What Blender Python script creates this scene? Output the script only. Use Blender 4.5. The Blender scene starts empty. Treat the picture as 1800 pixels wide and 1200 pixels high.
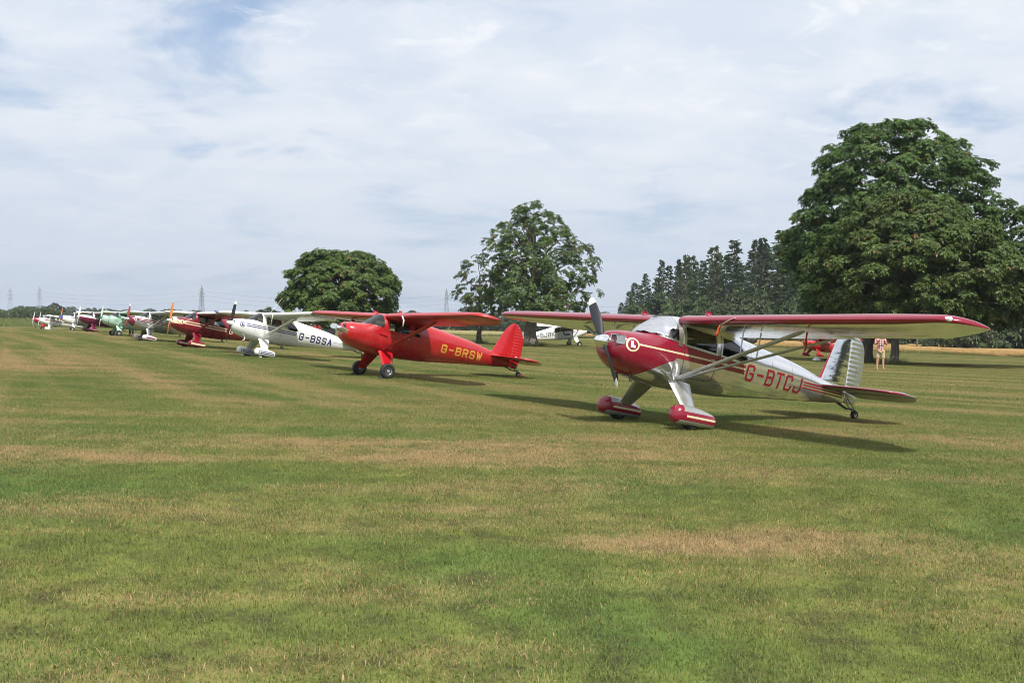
import bpy, bmesh, math, random
import numpy as np
from mathutils import Vector, Matrix

random.seed(7)
rng = np.random.default_rng(11)
sc = bpy.context.scene
col = sc.collection
R = math.radians

# ------------------------------------------------------------------ camera
CAM_Z = 1.4695
FPX = 1856.55                      # focal length in pixels of the 1800 px wide photograph
cam_d = bpy.data.cameras.new('camera')
cam = bpy.data.objects.new('camera', cam_d)
col.objects.link(cam)
cam_d.sensor_width = 36.0
cam_d.lens = FPX / 1800 * 36.0
cam_d.clip_start = 0.1
cam_d.clip_end = 20000
_t = math.atan((600 - 561.24) / FPX)
_fw = Vector((0, math.cos(_t), -math.sin(_t)))
_up = Vector((0, math.sin(_t), math.cos(_t)))
_rt = Vector((1, 0, 0))
_a = R(1.0)
_r2 = _rt * math.cos(_a) + _up * math.sin(_a)
_u2 = _up * math.cos(_a) - _rt * math.sin(_a)
cam.matrix_world = Matrix(((_r2.x, _u2.x, -_fw.x, 0), (_r2.y, _u2.y, -_fw.y, 0),
                           (_r2.z, _u2.z, -_fw.z, CAM_Z), (0, 0, 0, 1)))
sc.camera = cam

# ------------------------------------------------------------------ sun, sky, exposure
SUN_AZ, SUN_EL = 163.0, 52.0       # clockwise from +Y (away from the camera)
sun_d = bpy.data.lights.new('sun', 'SUN')
sun_d.energy = 4.2
sun_d.angle = R(0.6)
sun_d.color = (1.0, 0.955, 0.88)
sun = bpy.data.objects.new('sun', sun_d)
col.objects.link(sun)
_s = Vector((math.sin(R(SUN_AZ)) * math.cos(R(SUN_EL)), math.cos(R(SUN_AZ)) * math.cos(R(SUN_EL)), math.sin(R(SUN_EL))))
sun.rotation_euler = _s.to_track_quat('Z', 'Y').to_euler()
sun.location = _s * 60

world = bpy.data.worlds.new('World')
sc.world = world
world.use_nodes = True
SKY_STRENGTH = 0.088


def build_sky():
    nt = world.node_tree
    nt.nodes.clear()
    N, L = nt.nodes, nt.links

    def math_(op, a, b=None, clamp=False):
        n = N.new('ShaderNodeMath'); n.operation = op; n.use_clamp = clamp
        for i, v in enumerate((a, b)):
            if v is None: continue
            if isinstance(v, (int, float)): n.inputs[i].default_value = v
            else: L.new(v, n.inputs[i])
        return n.outputs[0]

    def noise(vec, scale, detail, rough, dist=0.0):
        n = N.new('ShaderNodeTexNoise'); n.inputs['Scale'].default_value = scale
        n.inputs['Detail'].default_value = detail; n.inputs['Roughness'].default_value = rough
        n.inputs['Distortion'].default_value = dist
        L.new(vec, n.inputs['Vector'])
        return n.outputs[0]

    def ramp(v, a, b):
        n = N.new('ShaderNodeMapRange'); n.interpolation_type = 'SMOOTHSTEP'
        n.inputs['From Min'].default_value = a; n.inputs['From Max'].default_value = b
        L.new(v, n.inputs['Value'])
        return n.outputs[0]

    def mix(f, a, b):
        n = N.new('ShaderNodeMix'); n.data_type = 'RGBA'
        if isinstance(f, float): n.inputs[0].default_value = f
        else: L.new(f, n.inputs[0])
        for i, v in ((6, a), (7, b)):
            if isinstance(v, tuple): n.inputs[i].default_value = v
            else: L.new(v, n.inputs[i])
        return n.outputs[2]

    sky = N.new('ShaderNodeTexSky'); sky.sky_type = 'NISHITA'; sky.sun_disc = False
    sky.sun_elevation = R(SUN_EL); sky.sun_rotation = R(SUN_AZ)
    sky.air_density = 1.0; sky.dust_density = 1.5; sky.ozone_density = 1.0
    tc = N.new('ShaderNodeTexCoord')
    sep = N.new('ShaderNodeSeparateXYZ'); L.new(tc.outputs['Generated'], sep.inputs[0])
    z = math_('ADD', math_('MAXIMUM', sep.outputs[2], 0.0), 0.20)
    comb = N.new('ShaderNodeCombineXYZ')
    L.new(math_('DIVIDE', sep.outputs[0], z), comb.inputs[0])
    L.new(math_('MULTIPLY', math_('DIVIDE', sep.outputs[1], z), 1.15), comb.inputs[1])
    comb.inputs[2].default_value = 8.3
    p = comb.outputs[0]
    n1 = noise(p, 1.15, 7.0, 0.58, 0.5)
    n2 = noise(p, 3.6, 8.0, 0.6, 0.3)
    n3 = noise(p, 0.7, 3.0, 0.5)
    dens = math_('ADD', math_('MULTIPLY', n1, 0.8), math_('MULTIPLY', n2, 0.2))
    cover = math_('ADD', math_('MULTIPLY', ramp(dens, 0.325, 0.455), 0.92), 0.08)
    # deeper or thinner cloud: white where thin and lit, grey where thick
    bright = ramp(math_('ADD', math_('MULTIPLY', n2, 0.45), math_('MULTIPLY', n3, 0.55)), 0.36, 0.62)
    cl = mix(bright, (6.6, 7.3, 8.35, 1), (8.7, 8.85, 9.2, 1))
    n4 = noise(p, 5.5, 9.0, 0.62, 0.6)
    puff = math_('MULTIPLY', ramp(math_('ADD', math_('MULTIPLY', n4, 0.7), math_('MULTIPLY', n1, 0.3)), 0.53, 0.64), 0.55)
    # thin veil that thickens towards the horizon
    veil = math_('MULTIPLY', ramp(sep.outputs[2], 0.30, -0.02), 0.75)
    blue = mix(0.45, sky.outputs[0], (4.3, 6.0, 9.0, 1))
    c = mix(cover, blue, cl)
    c = mix(puff, c, (9.3, 9.35, 9.6, 1))
    c = mix(veil, c, (5.1, 6.0, 7.3, 1))
    bg = N.new('ShaderNodeBackground'); bg.inputs['Strength'].default_value = SKY_STRENGTH
    L.new(c, bg.inputs['Color'])
    out = N.new('ShaderNodeOutputWorld'); L.new(bg.outputs[0], out.inputs['Surface'])


build_sky()
sc.view_settings.view_transform = 'Standard'
sc.view_settings.look = 'None'
sc.view_settings.exposure = 0.32
sc.view_settings.gamma = 1.0
sc.view_settings.use_curve_mapping = False
sc.render.engine = 'CYCLES'
sc.cycles.max_bounces = 8
sc.cycles.transparent_max_bounces = 12
sc.cycles.volume_bounces = 0
sc.cycles.use_denoising = True
sc.cycles.filter_width = 0.95


# ------------------------------------------------------------------ helpers
def tag(o, label=None, cat=None, group=None, kind=None):
    if label: o['label'] = label
    if cat: o['category'] = cat
    if group: o['group'] = group
    if kind: o['kind'] = kind
    return o


def empty(name, matrix):
    o = bpy.data.objects.new(name, None)
    o.empty_display_size = 0.5
    col.objects.link(o)
    o.matrix_world = matrix
    return o


def mesh_obj(name, verts, faces, mats, parent=None, smooth=True, midx=None, sharp=None):
    me = bpy.data.meshes.new(name)
    me.from_pydata([tuple(v) for v in verts], [], [tuple(f) for f in faces])
    for m in (mats if isinstance(mats, (list, tuple)) else [mats]): me.materials.append(m)
    if midx is not None: me.polygons.foreach_set('material_index', midx)
    me.polygons.foreach_set('use_smooth', [smooth] * len(me.polygons))
    if sharp and smooth: me.set_sharp_from_angle(angle=R(sharp))
    me.update()
    o = bpy.data.objects.new(name, me)
    col.objects.link(o)
    if parent: o.parent = parent
    return o


def quads_mesh(name, V, F, mats, tint=None, smooth=False):
    """large quad / triangle meshes straight from numpy arrays"""
    me = bpy.data.meshes.new(name)
    V = np.asarray(V, dtype=np.float32); F = np.asarray(F, dtype=np.int32)
    k = F.shape[1]
    me.vertices.add(len(V)); me.vertices.foreach_set('co', V.ravel())
    me.loops.add(F.size); me.loops.foreach_set('vertex_index', F.ravel())
    me.polygons.add(len(F))
    me.polygons.foreach_set('loop_start', np.arange(0, F.size, k, dtype=np.int32))
    me.polygons.foreach_set('use_smooth', np.full(len(F), smooth))
    for m in (mats if isinstance(mats, (list, tuple)) else [mats]): me.materials.append(m)
    if tint is not None:
        at = me.attributes.new('tint', 'FLOAT', 'POINT')
        at.data.foreach_set('value', np.asarray(tint, dtype=np.float32))
    me.update(calc_edges=True)
    return me


def link_mesh(name, me, parent=None):
    o = bpy.data.objects.new(name, me)
    col.objects.link(o)
    if parent: o.parent = parent
    return o


def loft(rings, closed=True, cap0=False, cap1=False):
    n = len(rings[0]); V = [p for r in rings for p in r]; F = []
    for i in range(len(rings) - 1):
        for j in range(n if closed else n - 1):
            k = (j + 1) % n
            F.append((i * n + j, i * n + k, (i + 1) * n + k, (i + 1) * n + j))
    if cap0: F.append(tuple(range(n - 1, -1, -1)))
    if cap1: F.append(tuple(range((len(rings) - 1) * n, len(rings) * n)))
    return V, F


def tube_geo(path, radii, n=8, flat=None):
    """rings swept along a path; flat = (direction, factor) squashes the section into a streamlined one"""
    path = [Vector(p) for p in path]
    if not isinstance(radii, (list, tuple)): radii = [radii] * len(path)
    rings = []
    prev = None
    for i, p in enumerate(path):
        d = (path[min(i + 1, len(path) - 1)] - path[max(i - 1, 0)]).normalized()
        ref = prev if prev is not None else (Vector((0, 0, 1)) if abs(d.z) < 0.9 else Vector((1, 0, 0)))
        if flat is not None: ref = Vector(flat[0])
        a = (ref - d * ref.dot(d)).normalized(); b = d.cross(a); prev = a
        s = flat[1] if flat is not None else 1.0
        rings.append([p + a * math.cos(2 * math.pi * k / n) * radii[i] * s + b * math.sin(2 * math.pi * k / n) * radii[i] for k in range(n)])
    return loft(rings, True, True, True)


def join_geo(parts):
    V, F = [], []
    for v, f in parts:
        o = len(V); V += list(v); F += [tuple(i + o for i in q) for q in f]
    return V, F


def box_geo(c, s, rot=None):
    V = []
    for dz in (-1, 1):
        for dx, dy in ((-1, -1), (1, -1), (1, 1), (-1, 1)):
            v = Vector((dx * s[0] / 2, dy * s[1] / 2, dz * s[2] / 2))
            if rot is not None: v = rot @ v
            V.append(v + Vector(c))
    return V, [(3, 2, 1, 0), (4, 5, 6, 7), (0, 1, 5, 4), (1, 2, 6, 5), (2, 3, 7, 6), (3, 0, 4, 7)]


def lathe_geo(profile, axis_o, axis='y', n=24):
    """profile of (along, radius)"""
    rings = []
    for a, r in profile:
        ring = []
        for k in range(n):
            t = 2 * math.pi * k / n
            if axis == 'y': ring.append((axis_o[0] + r * math.cos(t), axis_o[1] + a, axis_o[2] + r * math.sin(t)))
            elif axis == 'x': ring.append((axis_o[0] + a, axis_o[1] + r * math.cos(t), axis_o[2] + r * math.sin(t)))
            else: ring.append((axis_o[0] + r * math.cos(t), axis_o[1] + r * math.sin(t), axis_o[2] + a))
        rings.append(ring)
    return loft(rings, True, True, True)


def interp(tab, x):
    """monotone smooth interpolation of a table of tuples on its first column"""
    xs = [t[0] for t in tab]
    if x <= xs[0]: return list(tab[0][1:])
    if x >= xs[-1]: return list(tab[-1][1:])
    i = max(k for k in range(len(xs)) if xs[k] <= x)
    i = min(i, len(xs) - 2)
    h = xs[i + 1] - xs[i]; t = (x - xs[i]) / h
    out = []
    for c in range(1, len(tab[0])):
        y0, y1 = tab[i][c], tab[i + 1][c]; d = (y1 - y0) / h
        def slope(j):
            if j <= 0 or j >= len(xs) - 1: 
                k = 0 if j <= 0 else len(xs) - 2
                return (tab[k + 1][c] - tab[k][c]) / (xs[k + 1] - xs[k])
            a = (tab[j][c] - tab[j - 1][c]) / (xs[j] - xs[j - 1]); b = (tab[j + 1][c] - tab[j][c]) / (xs[j + 1] - xs[j])
            return 0.0 if a * b <= 0 else 2 * a * b / (a + b)
        m0, m1 = slope(i) * h, slope(i + 1) * h
        out.append((2 * t**3 - 3 * t**2 + 1) * y0 + (t**3 - 2 * t**2 + t) * m0 + (-2 * t**3 + 3 * t**2) * y1 + (t**3 - t**2) * m1)
    return out


def smooth01(t):
    t = np.clip(t, 0, 1)
    return t * t * (3 - 2 * t)


def ground_z(x, y):
    x = np.asarray(x, float); y = np.asarray(y, float)
    xc = np.clip(x, -110, 130); yc = np.clip(y, -20, 230)
    z = -.015754 * xc - .007467 * yc + .002283 * xc * yc / 50
    z = z - .42 * smooth01((xc - 5) / 25) * smooth01((yc - 50) / 50)
    z = z - .40 * smooth01((-xc - 36) / 20) * smooth01((yc - 90) / 35)
    return z - 2.0 * smooth01((np.hypot(x, y) - 250) / 600)


def gz(x, y): return float(ground_z(x, y))


# ------------------------------------------------------------------ materials
class NT:
    """small helper for building node trees"""
    def __init__(s, name):
        s.m = bpy.data.materials.new(name); s.m.use_nodes = True
        s.nt = s.m.node_tree; s.nt.nodes.clear(); s.N = s.nt.nodes; s.L = s.nt.links
        s.out = s.N.new('ShaderNodeOutputMaterial')

    def put(s, sock, v):
        if v is None: return
        if isinstance(v, bpy.types.NodeSocket): s.L.new(v, sock)
        elif isinstance(v, tuple) and len(v) == 3 and sock.type == 'RGBA': sock.default_value = (*v, 1)
        else: sock.default_value = v

    def math(s, op, a, b=None, c=None, clamp=False):
        n = s.N.new('ShaderNodeMath'); n.operation = op; n.use_clamp = clamp
        for i, v in enumerate((a, b, c)): s.put(n.inputs[i], v)
        return n.outputs[0]

    def mix(s, f, a, b, mode='MIX'):
        n = s.N.new('ShaderNodeMix'); n.data_type = 'RGBA'; n.blend_type = mode
        s.put(n.inputs[0], f); s.put(n.inputs[6], a); s.put(n.inputs[7], b)
        return n.outputs[2]

    def mixf(s, f, a, b):
        n = s.N.new('ShaderNodeMix'); n.data_type = 'FLOAT'
        s.put(n.inputs[0], f); s.put(n.inputs[2], a); s.put(n.inputs[3], b)
        return n.outputs[0]

    def noise(s, vec, scale, detail=3.0, rough=0.5, dist=0.0):
        n = s.N.new('ShaderNodeTexNoise')
        s.put(n.inputs['Scale'], scale); s.put(n.inputs['Detail'], detail); s.put(n.inputs['Roughness'], rough); s.put(n.inputs['Distortion'], dist)
        if vec is not None: s.L.new(vec, n.inputs['Vector'])
        return n.outputs[0]

    def ramp(s, v, a, b, lo=0.0, hi=1.0):
        n = s.N.new('ShaderNodeMapRange'); n.interpolation_type = 'SMOOTHSTEP'
        for k, x in (('From Min', a), ('From Max', b), ('To Min', lo), ('To Max', hi)): n.inputs[k].default_value = x
        s.L.new(v, n.inputs['Value'])
        return n.outputs[0]

    def mapping(s, vec, loc=(0, 0, 0), rot=(0, 0, 0), scale=(1, 1, 1)):
        if any(rot) and tuple(scale) != (1, 1, 1):
            vec = s.mapping(vec, rot=rot); rot = (0, 0, 0)
        n = s.N.new('ShaderNodeMapping'); s.L.new(vec, n.inputs[0])
        n.inputs['Location'].default_value = loc; n.inputs['Rotation'].default_value = rot; n.inputs['Scale'].default_value = scale
        return n.outputs[0]

    def obj(s):
        n = s.N.new('ShaderNodeTexCoord'); return n.outputs['Object']

    def pos(s):
        n = s.N.new('ShaderNodeNewGeometry'); return n.outputs['Position']

    def attr(s, name):
        n = s.N.new('ShaderNodeAttribute'); n.attribute_name = name; return n.outputs['Fac']

    def bump(s, h, strength, dist=0.01, normal=None):
        n = s.N.new('ShaderNodeBump'); n.inputs['Strength'].default_value = strength; n.inputs['Distance'].default_value = dist
        s.L.new(h, n.inputs['Height'])
        if normal is not None: s.L.new(normal, n.inputs['Normal'])
        return n.outputs[0]

    def pbsdf(s, **kw):
        n = s.N.new('ShaderNodeBsdfPrincipled')
        for k, v in kw.items(): s.put(n.inputs[k.replace('_', ' ')], v)
        return n

    def done(s, shader):
        s.L.new(shader, s.out.inputs['Surface'])
        return s.m


_mats = {}


def paint(name, color, rough=0.35, metallic=0.0, coat=0.0, var=0.08, scale=6.0, bump=0.0):
    """paint, plastic, rubber, cloth: one colour with faint mottling, uneven gloss and grain"""
    if name in _mats: return _mats[name]
    t = NT(name); o = t.obj()
    n = t.noise(o, scale, 5.0, 0.6)
    f = t.ramp(n, 0.3, 0.7)
    c = t.mix(f, tuple(max(0, x * (1 - var)) for x in color), tuple(min(1, x * (1 + var)) for x in color))
    b = t.pbsdf(Base_Color=c, Roughness=t.mixf(f, rough * 0.85, min(1, rough * 1.15)), Metallic=metallic)
    if coat: b.inputs['Coat Weight'].default_value = coat; b.inputs['Coat Roughness'].default_value = 0.06
    if bump: t.L.new(t.bump(t.noise(o, scale * 12, 3), bump, 0.004), b.inputs['Normal'])
    _mats[name] = t.done(b.outputs[0])
    return _mats[name]


def glass(name, tint=(0.75, 0.8, 0.8), gloss=0.16):
    """thin acrylic pane: mostly clear, mirrors the sky at a slant"""
    if name in _mats: return _mats[name]
    t = NT(name)
    tr = t.N.new('ShaderNodeBsdfTransparent'); tr.inputs[0].default_value = (*tint, 1)
    gl = t.N.new('ShaderNodeBsdfGlossy'); gl.inputs['Roughness'].default_value = 0.03
    lw = t.N.new('ShaderNodeLayerWeight'); lw.inputs[0].default_value = 0.32
    f = t.math('ADD', t.math('MULTIPLY', lw.outputs['Fresnel'], 0.85), gloss * 0.4, clamp=True)
    mx = t.N.new('ShaderNodeMixShader'); t.L.new(f, mx.inputs[0]); t.L.new(tr.outputs[0], mx.inputs[1]); t.L.new(gl.outputs[0], mx.inputs[2])
    _mats[name] = t.done(mx.outputs[0])
    return _mats[name]


WX, WZ = 1.345, -1.151     # main wheel contact in drawing coordinates (x aft of spinner tip, z above thrust line)


def livery(name, base, metallic, rough, layers, seams=(), lining=None, wavy=0.0, coat=0.6, fade=None):
    """paint scheme laid on by position along (x) and up (z) the airframe.
    layer = (colour, metallic, rough, [conditions])"""
    t = NT(name)
    p = t.mapping(t.obj(), loc=(WX, 0, WZ))
    sp = t.N.new('ShaderNodeSeparateXYZ'); t.L.new(p, sp.inputs[0])
    x, y, z = sp.outputs

    def cond(c):
        k = c[0]
        if k == 'x>': return t.math('GREATER_THAN', x, c[1])
        if k == 'x<': return t.math('LESS_THAN', x, c[1])
        if k == 'z>': return t.math('GREATER_THAN', z, c[1])
        if k == 'z<': return t.math('LESS_THAN', z, c[1])
        if k == 'lin': return t.math('GREATER_THAN', t.math('ADD', t.math('MULTIPLY', x, c[1]), t.math('MULTIPLY', z, c[2])), -c[3])
        if k in ('in', 'out'):
            dx = t.math('SUBTRACT', x, c[1]); dz = t.math('SUBTRACT', z, c[2])
            d = t.math('SQRT', t.math('ADD', t.math('MULTIPLY', dx, dx), t.math('MULTIPLY', dz, dz)))
            return t.math('LESS_THAN' if k == 'in' else 'GREATER_THAN', d, c[3])
        if k == 'arc':    # z above  z0 - k*(x0-x)^p
            q = t.math('POWER', t.math('MAXIMUM', t.math('SUBTRACT', c[1], x), 0.0), c[4])
            return t.math('GREATER_THAN', t.math('ADD', z, t.math('MULTIPLY', q, c[3])), c[2])
        if k == 'diamond':
            dx = t.math('DIVIDE', t.math('ABSOLUTE', t.math('SUBTRACT', x, c[1])), c[3])
            dz = t.math('DIVIDE', t.math('ABSOLUTE', t.math('SUBTRACT', z, c[2])), c[4])
            return t.math('LESS_THAN', t.math('ADD', dx, dz), 1.0)
        raise ValueError(k)

    C, M, Ro = base, metallic, rough
    for (lc, lm, lr, conds) in layers:
        f = cond(conds[0])
        for c in conds[1:]: f = t.math('MULTIPLY', f, cond(c))
        C = t.mix(f, C, lc); M = t.mixf(f, M, lm); Ro = t.mixf(f, Ro, lr)
    n = t.noise(t.obj(), 3.0, 6.0, 0.6)
    f = t.ramp(n, 0.3, 0.75)
    C = t.mix(t.math('MULTIPLY', f, 0.05), C, (0.25, 0.23, 0.2))
    if fade:
        fn = t.noise(t.mapping(t.obj(), scale=(1.0, 1.0, 1.6)), 1.3, 5.0, 0.6, .6)
        C = t.mix(t.math('MULTIPLY', t.ramp(fn, .40, .72), .5), C, fade)
    Rn = t.math('MULTIPLY', Ro, t.mixf(f, 0.8, 1.35))
    nor = None
    if wavy:
        w = t.noise(t.mapping(t.obj(), scale=(1.6, 2.2, 3.0)), 2.2, 2.0, 0.5)
        nor = t.bump(w, 0.5, wavy)
    if seams:
        s = None
        for (ax, v) in seams:
            d = t.math('LESS_THAN', t.math('ABSOLUTE', t.math('SUBTRACT', x if ax == 'x' else z, v)), 0.0035)
            s = d if s is None else t.math('MAXIMUM', s, d)
        C = t.mix(t.math('MULTIPLY', s, 0.55), C, (0.05, 0.05, 0.05))
        nor = t.bump(t.math('SUBTRACT', 1.0, s), 0.6, 0.004, nor)
    b = t.pbsdf(Base_Color=C, Metallic=M, Roughness=Rn)
    b.inputs['Coat Weight'].default_value = coat; b.inputs['Coat Roughness'].default_value = 0.05
    if nor is not None: t.L.new(nor, b.inputs['Normal'])
    sh = b.outputs[0]
    if lining:      # the inside of the skin is trimmed in cloth
        g = t.N.new('ShaderNodeNewGeometry')
        d = t.N.new('ShaderNodeBsdfDiffuse'); d.inputs[0].default_value = (*lining, 1)
        mx = t.N.new('ShaderNodeMixShader'); t.L.new(g.outputs['Backfacing'], mx.inputs[0])
        t.L.new(sh, mx.inputs[1]); t.L.new(d.outputs[0], mx.inputs[2]); sh = mx.outputs[0]
    return t.done(sh)


def foliage(name, dark, light, trans=0.35, dead=None):
    if name in _mats: return _mats[name]
    t = NT(name)
    a = t.attr('tint')
    oi = t.N.new('ShaderNodeObjectInfo')
    c = t.mix(a, dark, light)
    if dead: c = t.mix(t.math('GREATER_THAN', a, 0.985), c, dead)
    hv = t.N.new('ShaderNodeHueSaturation'); t.L.new(c, hv.inputs['Color'])
    t.L.new(t.math('ADD', t.math('MULTIPLY', oi.outputs['Random'], 0.5), 0.82), hv.inputs['Value'])
    t.L.new(t.math('ADD', t.math('MULTIPLY', oi.outputs['Random'], 0.03), 0.485), hv.inputs['Hue'])
    c = hv.outputs[0]
    b = t.pbsdf(Base_Color=c, Roughness=0.45)
    b.inputs['Specular IOR Level'].default_value = 0.35
    tl = t.N.new('ShaderNodeBsdfTranslucent'); t.L.new(t.mix(0.5, c, (0.10, 0.16, 0.02)), tl.inputs[0])
    mx = t.N.new('ShaderNodeMixShader'); mx.inputs[0].default_value = trans
    t.L.new(b.outputs[0], mx.inputs[1]); t.L.new(tl.outputs[0], mx.inputs[2])
    _mats[name] = t.done(mx.outputs[0])
    return _mats[name]


def bark(name, c0=(0.035, 0.03, 0.024), c1=(0.12, 0.105, 0.085)):
    if name in _mats: return _mats[name]
    t = NT(name); o = t.obj()
    n = t.noise(t.mapping(o, scale=(9, 9, 1.6)), 1.6, 6.0, 0.65, 0.4)
    f = t.ramp(n, 0.32, 0.68)
    b = t.pbsdf(Base_Color=t.mix(f, c0, c1), Roughness=0.9)
    t.L.new(t.bump(f, 0.9, 0.03), b.inputs['Normal'])
    _mats[name] = t.done(b.outputs[0])
    return _mats[name]


def turf_color(t):
    """green / straw colour of the mown field by place, and its dryness with painted stripe sheen"""
    p = t.pos()
    big = t.noise(p, 0.09, 4.0, 0.55)
    mid = t.noise(t.mapping(p, rot=(0, 0, R(-8)), scale=(0.5, 1.5, 1)), 0.55, 5.0, 0.6)
    fine = t.noise(p, 3.2, 4.0, 0.65)
    # mower passes, sheen of leaning blades painted as colour bands: along the row of aircraft on the left, across it on the right
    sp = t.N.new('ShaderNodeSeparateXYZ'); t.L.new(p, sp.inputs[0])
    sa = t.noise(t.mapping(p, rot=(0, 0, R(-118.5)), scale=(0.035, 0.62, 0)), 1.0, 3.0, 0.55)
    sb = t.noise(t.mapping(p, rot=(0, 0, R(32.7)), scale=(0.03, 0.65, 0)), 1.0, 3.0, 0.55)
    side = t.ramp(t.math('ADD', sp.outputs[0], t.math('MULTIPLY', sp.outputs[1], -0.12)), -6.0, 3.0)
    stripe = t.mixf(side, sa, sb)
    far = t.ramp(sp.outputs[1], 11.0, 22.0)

    def blob(cx, cy, rx, ry, rot):
        v = t.mapping(p, loc=(0, 0, 0))
        vs = t.N.new('ShaderNodeVectorMath'); vs.operation = 'SUBTRACT'; t.L.new(v, vs.inputs[0]); vs.inputs[1].default_value = (cx, cy, 0)
        q = t.mapping(vs.outputs[0], rot=(0, 0, R(-rot)), scale=(1 / rx, 1 / ry, 0))
        ln = t.N.new('ShaderNodeVectorMath'); ln.operation = 'LENGTH'; t.L.new(q, ln.inputs[0])
        return t.ramp(ln.outputs['Value'], 1.15, 0.25)
    dry_sheen = t.math('ADD', t.math('MULTIPLY', t.ramp(mid, 0.42, 0.68), t.mixf(far, 0.50, 0.34)), t.math('MULTIPLY', t.ramp(big, 0.47, 0.64), 0.18))
    dry_sheen = t.math('ADD', dry_sheen, t.math('MULTIPLY', t.math('MULTIPLY', t.ramp(stripe, 0.42, 0.64), far), 0.46))  # pale stripe sheen painted in as extra straw, not real dryness
    gate = t.ramp(t.math('ADD', t.math('MULTIPLY', mid, .45), t.math('MULTIPLY', t.noise(p, 1.6, 5.0, .65, .4), .55)), 0.36, 0.56, 0.12, 1.0)
    for (cx, cy, rx, ry, rot, w) in BLOBS:
        dry_sheen = t.math('ADD', dry_sheen, t.math('MULTIPLY', t.math('MULTIPLY', blob(cx, cy, rx, ry, rot), gate), w))
    dry_sheen = t.math('ADD', dry_sheen, t.math('ADD', t.math('MULTIPLY', t.math('SUBTRACT', fine, 0.5), 0.55), t.math('MULTIPLY', t.math('SUBTRACT', t.noise(p, 11.0, 3.0, 0.6), 0.5), 0.45)), clamp=True)
    lush = t.ramp(t.noise(p, 0.28, 3.0, 0.5), 0.42, 0.66)
    green = t.mix(lush, (0.178, 0.205, 0.046), (0.098, 0.170, 0.034))
    green = t.mix(t.math('MULTIPLY', t.ramp(stripe, 0.55, 0.38), t.math('MULTIPLY', far, 0.45)), green, (0.092, 0.125, 0.032))  # dark, then pale blade-lean stripes painted into the green
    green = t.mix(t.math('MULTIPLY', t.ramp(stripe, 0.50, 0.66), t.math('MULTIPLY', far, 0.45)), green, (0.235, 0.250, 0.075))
    return green, dry_sheen, fine


BLOBS = [(-1.2, 12.2, 5.2, 1.5, -8, 0.70), (-5.0, 10.9, 2.4, 1.0, 0, 0.6), (1.9, 7.6, 1.9, .62, 16, 0.68), (6.6, 16.0, 3.4, 1.5, -10, 0.55),
         (0.9, 13.4, 2.2, 1.1, 0, 0.6), (-0.4, 8.4, 1.1, 0.35, 8, 0.35), (-13.5, 30, 6.0, 1.6, 118, 0.45), (-8.0, 24.5, 4.5, .8, 118, 0.55), (-17, 34, 9, 1.3, 118, .4), (-4.6, 18.6, 2.8, .7, 118, .45),
         (3.4, 5.6, 0.9, 0.4, 0, 0.3), (2.9, 6.3, .8, .3, 20, .4), (-1.2, 6.2, .8, .4, 0, .3)]


def mat_ground():
    t = NT('mown_field_soil')
    g, dry_sheen, fine = turf_color(t)
    c = t.mix(dry_sheen, g, (0.275, 0.205, 0.095))
    c = t.mix(t.ramp(fine, 0.62, 0.3), c, (0.07, 0.062, 0.03))
    b = t.pbsdf(Base_Color=c, Roughness=0.95)
    b.inputs['Specular IOR Level'].default_value = 0.1
    t.L.new(t.bump(t.noise(t.pos(), 9.0, 5.0, 0.7), 0.7, 0.03), b.inputs['Normal'])
    return t.done(b.outputs[0])


def mat_blade():
    t = NT('grass_blade')
    g, dry_sheen, fine = turf_color(t)
    a = t.attr('tint')
    g2 = t.mix(a, t.mix(0.55, g, (0.04, 0.070, 0.016)), t.mix(0.40, g, (0.29, 0.35, 0.10)))
    straw = t.mix(a, (0.26, 0.165, 0.072), (0.52, 0.395, 0.205))
    # a blade is dead or alive: the drier the place or the paler its painted stripe, the more dead blades
    rnd = t.attr('rnd')
    dead = t.math('LESS_THAN', rnd, t.math('MULTIPLY', dry_sheen, 0.95))
    c = t.mix(dead, g2, straw)
    b = t.pbsdf(Base_Color=c, Roughness=0.55)
    b.inputs['Specular IOR Level'].default_value = 0.25
    tl = t.N.new('ShaderNodeBsdfTranslucent'); t.L.new(c, tl.inputs[0])
    mx = t.N.new('ShaderNodeMixShader'); mx.inputs[0].default_value = 0.3
    t.L.new(b.outputs[0], mx.inputs[1]); t.L.new(tl.outputs[0], mx.inputs[2])
    return t.done(mx.outputs[0])


# ------------------------------------------------------------------ the ground
def build_ground():
    a = np.concatenate([np.linspace(0, 30, 31), np.linspace(33, 130, 30), np.geomspace(140, 7000, 34)])
    xs = np.concatenate([-a[:0:-1], a])
    b = np.concatenate([-np.geomspace(700, 20, 14), np.linspace(-15, 60, 60), np.linspace(63, 250, 60), np.geomspace(260, 7000, 34)])
    X, Y = np.meshgrid(xs, b)
    Z = ground_z(X, Y)
    V = np.stack([X, Y, Z], -1).reshape(-1, 3)
    nx = len(xs)
    i, j = np.meshgrid(np.arange(len(b) - 1), np.arange(nx - 1), indexing='ij')
    k = (i * nx + j).ravel()
    F = np.stack([k, k + 1, k + 1 + nx, k + nx], 1)
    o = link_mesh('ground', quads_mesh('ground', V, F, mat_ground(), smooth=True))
    tag(o, kind='structure')


build_ground()


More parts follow.
